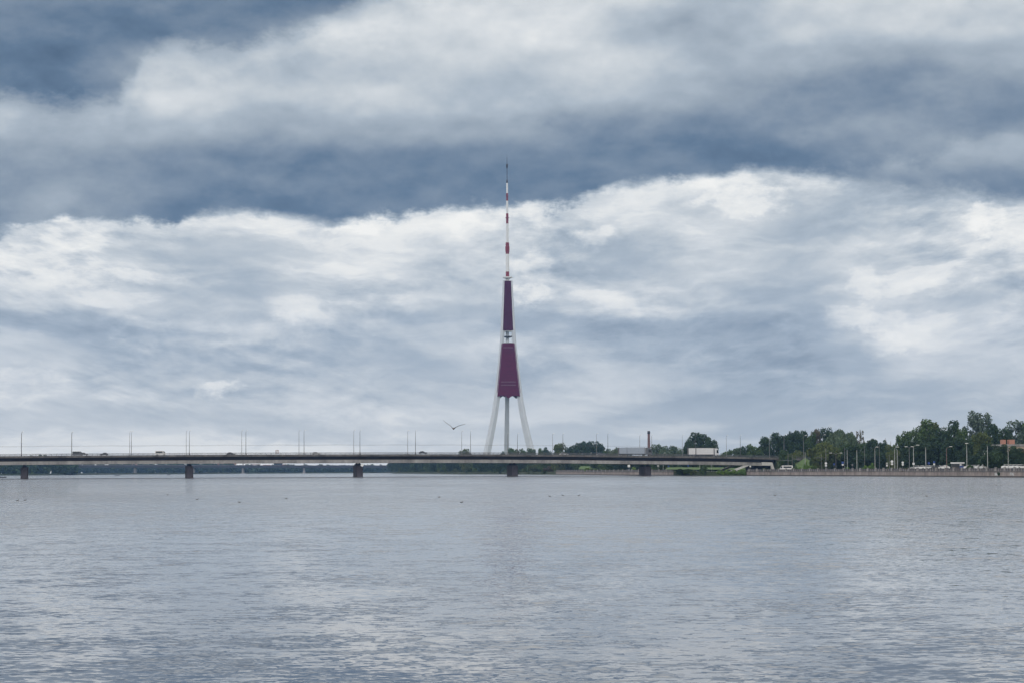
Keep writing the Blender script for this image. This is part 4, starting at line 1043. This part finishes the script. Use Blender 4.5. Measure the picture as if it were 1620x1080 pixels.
# ------------------------------------------------------------------ lamps, poles and signs on the right bank
def pole_at(px, topy, back, kind, label, w_=.17, arm=None, mat='pole_pale'):
    b_ = bank(px, back, 2.2); h = ZY(px, topy, b_.y) - 2.2
    if kind == 'pole':
        o = empty('utility_pole', b_, 0, label, 'pole', 'poles along the quay road')
        MB().lathe([(w_ * 1.1, 0), (w_ * .85, .4), (w_ * .6, h)], n=10).build('shaft', M[mat], o); MB().lathe([(w_ * 1.1, h), (w_ * 1.1, h + .12), (.03, h + .2)], n=10).build('cap', M['rail'], o); return o
    o = lamp_post('street_lamp', h - .6, arm, M[mat], label, 'street lamp', 'street lamps along the quay road', r=w_, double=(kind == 'double'), hl=1.0)
    o.location = b_; return o
PL = [(1274, 714.5, 8, 'pole', 'pale pole standing in front of the bright lawn slope', .17, None, 'pole_pale'),
 (1247, 716.5, 30, 'pole', 'thin grey pole above the small trees right of the cream van', .12, None, 'pole'),
 (1253.5, 719, 30, 'pole', 'thin dark pole left of the lawn slope', .10, None, 'pole'),
 (1306.8, 709, 16, 'pole', 'grey pole behind the round white sign', .15, None, 'pole'),
 (1299.5, 717, 30, 'pole', 'thin dark pole right of the bright lawn slope', .09, None, 'pole'),
 (1322.6, 716, 20, 'double', 'slim double-armed street lamp between the willows', .09, 1.9, 'pole'),
 (1336.5, 708, 26, 'pole', 'thin grey pole just left of the thick pale one', .11, None, 'pole'),
 (1340.6, 711.5, 8, 'pole', 'pale pole with a bush at its foot', .17, None, 'pole_pale'),
 (1355.8, 711.5, 8, 'pole', 'thick pale pole right of the one with a bush', .20, None, 'pole_pale'),
 (1368, 705, 34, 'pole', 'thin grey pole between the thick pole and the lit-headed lamp', .09, None, 'pole'),
 (1384.4, 706.5, 8, 'lamp', 'pale street lamp with white head left of the skyline gap', .16, .5, 'pole_pale'),
 (1391.5, 704, 40, 'pole', 'thin grey pole right of the lamp at the skyline gap', .09, None, 'pole'),
 (1407, 719, 40, 'pole', 'short grey pole left of the two close pale poles', .11, None, 'pole'),
 (1415.6, 706.5, 8, 'lamp', 'left one of the two close pale lamp poles', .17, .8, 'pole_pale'),
 (1419.8, 711, 8, 'pole', 'right one of the two close pale poles', .17, None, 'pole_pale'),
 (1438.8, 706, 36, 'double', 'grey lamp with a row of floodlights, left of a thick pale pole', .12, .8, 'pole'),
 (1445.5, 703.5, 8, 'lamp', 'thick pale lamp post with white sign at half height', .19, 1.3, 'pole_pale'),
 (1464.8, 707.5, 8, 'pole', 'thick pale pole among the leftmost parked cars', .20, None, 'pole_pale'),
 (1497.8, 706, 14, 'lamp', 'reddish lamp post with arm to the right', .15, 1.2, 'pole_rust'),
 (1529.8, 700.8, 8, 'lamp', 'tall white lamp post right of the kiosk', .18, -.4, 'pole_pale'),
 (1562.6, 705, 14, 'pole', 'pale pole half hidden by the large quay tree', .17, None, 'pole_pale'),
 (1595.3, 705.5, 5, 'pole', 'pale pole in front of the round dark tree near the right edge', .14, None, 'pole_pale')]
for px, ty, bk, kd, lb, w_, arm, mt in PL: pole_at(px, ty, bk, kd, lb, w_, arm, mt)
def ramp_lamp(px, ty, Y, lb, m='pole'):
    x, _ = XY(px, Y); base = 8.0; h = ZY(px, ty, Y) - base; o = lamp_post('lamp_post', h - .6, 1.0, M[m], lb, 'lamp post', 'lamp posts on the approach road', r=.13, hl=.8); o.location = (x, Y, base)
for px, ty, Y, lb in ((1240.7, 686.5, 1285, 'lamp post on the approach road in front of the high grove, left one'), (1271.5, 688, 1290, 'lamp post on the approach road in front of the high grove, middle one'), (1301.5, 687, 1295, 'lamp post on the approach road in front of the reddish crown')):
    ramp_lamp(px, ty, Y, lb)
for px, ty, Y, lb in ((1401.5, 692, 1500, 'thin distant mast in the skyline gap, taller one'), (1409.6, 697, 1500, 'thin distant mast in the skyline gap, shorter one')):
    x, _ = XY(px, Y); o = empty('mast', (x, Y, 2), 0, lb, 'mast'); h = ZY(px, ty, Y) - 2; MB().lathe([(.2, 0), (.1, h)], n=8).build('shaft', M['pole'], o); MB().box(-.5, .5, -.04, .04, h - 1.5, h - 1.4).build('crossbar', M['pole'], o)
def road_sign(px, py, back, shape, w_, col, label, plate=False, z=2.3):
    b_ = bank(px, back, z); zc = ZY(px, py, b_.y) - z; o = empty('road_sign', b_, R(rnd.uniform(-6, 6)), label, 'road sign', 'road signs behind the quay')
    MB().tube((0, .05, 0), (0, .05, zc + w_ * .5), .05, n=6).build('post', M['pole'], o)
    n = 20 if shape == 'round' else 4; a0 = 0 if shape == 'round' else math.pi / 4; k = 1 if shape == 'round' else 1.35
    pr_ = [(w_ * .5 * k * math.cos(a0 + 2 * math.pi * q / n), zc + w_ * .5 * k * math.sin(a0 + 2 * math.pi * q / n)) for q in range(n)]
    MB().prism(pr_, -.04, -.005).build('plate', M[col], o)
    if plate: MB().prism([(-w_ * .42, zc - w_ * 1.25), (w_ * .42, zc - w_ * 1.25), (w_ * .42, zc - w_ * .62), (-w_ * .42, zc - w_ * .62)], -.04, -.005).build('lower_plate', M['white_paint'], o)
for a in ((1306.7, 732.2, 12, 'round', 1.1, 'white_paint', 'round white road sign in front of the light green willow', True), (1319.8, 733.5, 18, 'square', .8, 'blue', 'small blue square sign left of the double lamp', False),
          (1333.3, 731, 16, 'square', 1.0, 'blue', 'tall stack of blue and white signs left of two pale poles', True), (1411.3, 729.3, 12, 'round', 1.1, 'white_paint', 'large round white sign above the olive hedge', True),
          (1428.3, 731, 12, 'round', .9, 'white_paint', 'smaller white sign between the pale poles and the floodlight mast', True), (1445.4, 732.8, 7, 'square', .9, 'white_paint', 'white square sign on the thick pole by the parked cars', False),
          (1469.6, 731.9, 14, 'round', .95, 'blue', 'round blue sign above the parked silver car', False), (1478, 730.2, 14, 'round', .85, 'blue', 'blue sign with white plate below, right of the round blue one', True),
          (1348.5, 734.5, 22, 'round', .8, 'pole', 'dull grey round sign between the two thick pale poles', False), (1403.3, 732.5, 20, 'square', .9, 'pole_pale', 'narrow grey box sign left of the large round white sign', True),
          (1187, 737, 12, 'round', .85, 'white_paint', 'round white sign in the shade under the bridge end', False), (1041.3, 736.3, 40, 'square', 1.2, 'pole_pale', 'pale square sign under the bridge right of the last river pier', False),
          (1057.7, 736.8, 40, 'square', .9, 'blue', 'small blue sign on the lawn under the bridge', False), (1089, 736, 60, 'square', .9, 'blue', 'blue sign behind the yellow-green shrubs', False),
          (1139.7, 737.2, 60, 'round', .8, 'blue', 'blue round sign under the bridge left of the leaning leg', False), (995, 736.2, 60, 'square', 1.6, 'white_paint', 'white board behind the under-bridge balustrade', False)):
    road_sign(*a)
for px, ty, bk, lb in ((1049.3, 731.5, 70, 'thin lamp post under the bridge right of the last river pier'), (1107, 732, 90, 'thin lamp post seen under the deck left of the dark bush'), (1125.5, 733, 90, 'thin lamp post seen under the deck right of the dark bush'), (933.5, 731, 120, 'thin lamp post behind the pale lawn under the bridge')):
    b_ = bank(px, bk, 2.0); h = ZY(px, ty - 14, b_.y) - 2; o = lamp_post('lamp_post', h, .7, M['pole_pale'], lb, 'lamp post', 'lamp posts on the park path', r=.13, hl=.6); o.location = b_
# overhead wires above the quay road
wv = MB()
for (pa, ya), (pb_, yb) in (((1228, 727.5), (1253, 727.5)), ((1253, 725.5), (1274, 725.5)), ((1288, 723.5), (1306.8, 723.3))):
    wv.tube(at(pa, ya, shoreY(pa) + 28), at(pb_, yb, shoreY(pb_) + 28), .04, n=4)
tag(wv.build('overhead_wire', M['pole']), 'thin grey wire strung between poles right of the bridge end', 'wire')
# white-flecked birch trunk group seen behind the parked cars
for px, ty in ((1553.5, 726), (1558.5, 716)):
    b_ = bank(px, 32, 2.4); o = empty('birch_tree', b_, 0, 'white birch stem with few leaves behind the white cars, ' + ('left' if px < 1556 else 'right') + ' one', 'tree', 'birch stems behind the cars'); h = ZY(px, ty, b_.y) - 2.4
    MB().tube((0, 0, 0), (.2, 0, h * .6), .17, .12).tube((.2, 0, h * .6), (-.1, 0, h), .12, .06).build('trunk', M['white_paint'], o)
    me = leaf_cloud([(.2, 0, h * .9, 1.2, 1.2, 1.6, 1)], 60, .22, 3); me.materials.append(LM['silver']); link('crown', me, None, o)

# ------------------------------------------------------------------ boats, birds
def person(parent_loc, rz, label, shirt):
    """seated angler: one skinned body"""
    sk = [((0, 0, .45), (.16, .13)), ((0, 0, .75), (.17, .12)), ((0, .02, .98), (.16, .10)), ((0, .04, 1.08), (.06, .06)), ((0, .05, 1.24), (.10, .12)),
          ((.10, -.05, .45), (.09, .09)), ((.13, -.45, .50), (.07, .07)), ((.13, -.50, .08), (.05, .05)), ((.13, -.66, .05), (.05, .04)),
          ((-.10, -.05, .45), (.09, .09)), ((-.13, -.45, .50), (.07, .07)), ((-.13, -.50, .08), (.05, .05)), ((-.13, -.66, .05), (.05, .04)),
          ((.22, .0, .96), (.06, .06)), ((.28, -.12, .70), (.045, .045)), ((.16, -.36, .68), (.035, .035)), ((-.22, .0, .96), (.06, .06)), ((-.28, -.12, .70), (.045, .045)), ((-.16, -.36, .68), (.035, .035))]
    ed = [(0, 1), (1, 2), (2, 3), (3, 4), (0, 5), (5, 6), (6, 7), (7, 8), (0, 9), (9, 10), (10, 11), (11, 12), (2, 13), (13, 14), (14, 15), (2, 16), (16, 17), (17, 18)]
    me = bpy.data.meshes.new('person'); me.from_pydata([p for p, _ in sk], ed, []); o = bpy.data.objects.new('person', me); C.objects.link(o)
    md = o.modifiers.new('skin', 'SKIN'); 
    for v, (_, r_) in zip(me.skin_vertices[0].data, sk): v.radius = r_
    me.skin_vertices[0].data[0].use_root = True
    o.modifiers.new('sub', 'SUBSURF').levels = 1
    dg = bpy.context.evaluated_depsgraph_get(); m2 = bpy.data.meshes.new_from_object(o.evaluated_get(dg)); bpy.data.objects.remove(o)
    m2.materials.clear(); o = link('person', m2, shirt); o.location = parent_loc; o.rotation_euler = (0, 0, rz); return tag(o, label, 'person')
jk = simple('dark_jacket', (.03, .035, .04), .8)
def boat(px, py, L_, label, crew):
    dep = py - 743.6 + .0047 * (px - 810); Y = CAMH * F / dep; x, _ = XY(px, Y); o = empty('rowing_boat', (x, Y, -.12), R(rnd.uniform(-15, 15)), label, 'boat', 'small boats beyond the bridge'); rg = []
    for t in [k / 10 for k in range(11)]:
        w_ = .75 * math.sin(math.pi * min(.5, .12 + .55 * (1 - abs(2 * t - 1)) * .8 + .02)) * (1 if t > .1 else .8); zt_ = .55 + .35 * abs(2 * t - 1) ** 2; xx = (t - .5) * L_
        rg.append([(xx, -w_, zt_), (xx, -w_ * .85, .2), (xx, -w_ * .4, 0), (xx, w_ * .4, 0), (xx, w_ * .85, .2), (xx, w_, zt_), (xx, w_ * .9, zt_), (xx, w_ * .35, .14), (xx, -w_ * .35, .14), (xx, -w_ * .9, zt_)])
    MB().rings(rg).build('hull', M['dark'], o)
    for s_ in (-.2, .25): MB().box(L_ * s_ - .12, L_ * s_ + .12, -.62, .62, .40, .45).build('seat', M['bark'], o)
    for i, c_ in enumerate(crew): person((x + L_ * c_[0], Y, -.02 + .0), c_[1], c_[2], jk)
boat(5, 754.8, 4.2, 'dark small boat with two anglers at the left edge of the water', [(-.2, R(90), 'dark-clothed angler seated in the left part of the leftmost boat'), (.25, R(-60), 'dark-clothed angler seated in the right part of the leftmost boat')])
boat(185.5, 751.4, 4.4, 'small dark boat on the water between the two left river piers', [(.1, R(80), 'dark-clothed angler seated in the boat between the two left piers')])
boat(267, 750.6, 3.4, 'tiny dark boat just left of the second river pier', [(0, R(-80), 'dark-clothed person seated in the boat next to the second river pier')])

def loft_bird(secs, mat, name, nseg=10):
    rg = []
    for (x, y, z, ry, rz_) in secs: rg.append([(x, y + ry * math.cos(2 * math.pi * k / nseg), z + rz_ * math.sin(2 * math.pi * k / nseg)) for k in range(nseg)])
    return MB().rings(rg)
def gull():
    Y = 141.0; k = Y / F
    def q(px, py): return ((px - 717.5) * k, -(py - 677.2) * k)
    c = at(717.5, 677.2, Y); mt = simple('gull_grey_plumage', (.05, .055, .065), .8)
    st = [(701.0, 663.2, .03, .006), (702.8, 665.6, .06, .009), (705.4, 668.0, .085, .012), (708.8, 670.0, .10, .013), (711.6, 671.8, .11, .015), (713.8, 674.0, .12, .018), (715.8, 676.4, .14, .030), (716.6, 677.4, .17, .048),
          (717.5, 677.6, .20, .060), (718.6, 677.2, .17, .050), (719.6, 676.2, .14, .030), (721.6, 674.9, .12, .018), (724.4, 673.5, .11, .015), (727.5, 672.3, .10, .013), (731.5, 671.3, .085, .012), (734.4, 670.5, .06, .009), (736.3, 669.8, .03, .006)]
    secs = [(q(px, py)[0], 0.02 * abs(i - 8), q(px, py)[1], a, b_) for i, (px, py, a, b_) in enumerate(st)]
    mb = loft_bird(secs, mt, 'g'); o = mb.build('seagull', mt, None, True); o.location = c
    # head and tail belong to the same continuous skin: joined through the body section
    hd = MB(); hd.rings([[(.0 + r_ * math.cos(2 * math.pi * j / 10), yy, z_ + r_ * .85 * math.sin(2 * math.pi * j / 10)) for j in range(10)] for yy, r_, z_ in ((.10, .045, -.005), (-.12, .055, -.005), (-.20, .045, .0), (-.26, .042, .005), (-.30, .026, .004))]).build('head', simple('gull_head', (.16, .16, .17), .8), o, True)
    MB().rings([[(0 + r_ * math.cos(2 * math.pi * j / 6), yy, .002 + r_ * math.sin(2 * math.pi * j / 6)) for j in range(6)] for yy, r_ in ((-.29, .016), (-.35, .004))]).build('beak', M['orange_brick'], o)
    MB().poly([(-.03, .15, 0), (.03, .15, 0), (.08, .32, 0), (-.08, .32, 0), (-.03, .15, .012), (.03, .15, .012), (.08, .32, .006), (-.08, .32, .006)], [(0, 1, 2, 3), (7, 6, 5, 4), (0, 4, 5, 1), (1, 5, 6, 2), (2, 6, 7, 3), (3, 7, 4, 0)]).build('tail', mt, o)
    tag(o, 'gull gliding with raised wings left of the tower just above the bridge', 'gull')
gull()
def duck_mesh():
    path = [(-.24, .10, .015, .01), (-.20, .09, .05, .03), (-.10, .06, .10, .07), (.02, .05, .115, .085), (.12, .06, .09, .08), (.17, .10, .055, .055), (.185, .16, .033, .036), (.20, .21, .034, .036), (.235, .235, .034, .034), (.27, .23, .022, .020), (.30, .222, .012, .007), (.33, .22, .008, .004)]
    return MB().rings([[(x + (0.3 * rz_ * math.sin(2 * math.pi * k / 10) if x > .15 and z < .2 else 0), ry * math.cos(2 * math.pi * k / 10), z + rz_ * math.sin(2 * math.pi * k / 10)) for k in range(10)] for x, z, ry, rz_ in path]).mesh(True)
dm = duck_mesh(); dm.materials.append(simple('dark_duck_plumage', (.045, .035, .03), .8))
ducks = [(28, 791, 'dark duck far left, left one of a close pair'), (40, 790.4, 'dark duck far left, right one of a close pair'), (265.5, 782, 'dark duck left of the second pier column, alone'), (312, 789.3, 'dark duck right below the second river pier'), (379, 793.7, 'largest dark duck in the left half of the water'),
         (453, 788, 'small dark duck left of the middle pier'), (694.5, 785.6, 'dark duck on the water below the gull'), (730, 794.2, 'low dark duck right below the gull'), (869.5, 784.3, 'dark duck below the tower, left of three'), (890.5, 783, 'dark duck below the tower, middle of three'), (915.5, 783.3, 'dark duck below the tower, right of three'),
         (1143.5, 766.3, 'tiny duck below the white truck'), (1234, 766.5, 'tiny duck below the cream van'), (1225.7, 782.6, 'dark duck lower left of the right water'), (1465.8, 784.2, 'dark duck on the right water below the parked cars'), (1576, 766.6, 'tiny duck below the large quay tree')]
for px, py, lb in ducks:
    dep = py - 743.6 + .0047 * (px - 810); Y = CAMH * F / dep; x, _ = XY(px, Y); o = bpy.data.objects.new('duck', dm); C.objects.link(o)
    o.location = (x, Y, -.02); o.rotation_euler = (0, 0, rnd.uniform(-.6, .6) + (math.pi if rnd.random() < .5 else 0)); s_ = .7 if Y < 500 else 1.0; o.scale = (s_,) * 3; tag(o, lb, 'duck', 'ducks floating on the river')

# ------------------------------------------------------------------ haze
def haze_box():
    bm = bmesh.new(); bmesh.ops.create_cube(bm, size=1)
    for v in bm.verts: v.co = Vector((v.co.x * 13600, 3310 + v.co.y * 7420, 209 + v.co.z * 426))
    me = bpy.data.meshes.new('haze'); bm.to_mesh(me); bm.free()
    m = bpy.data.materials.new('air_haze'); m.use_nodes = True; m.node_tree.nodes.clear()
    n = NT(m.node_tree); o = n.node('ShaderNodeOutputMaterial'); v = n.node('ShaderNodeVolumePrincipled')
    v.inputs['Color'].default_value = (.30, .54, 1.0, 1); v.inputs['Density'].default_value = HAZE
    v.inputs['Anisotropy'].default_value = 0.1
    n.l.new(v.outputs[0], o.inputs['Volume'])
    h = link('haze', me, m); h['kind'] = 'stuff'; h['label'] = 'thin bluish river haze that fades the far shore'; h['category'] = 'haze'
HAZE = 0.000050
haze_box()
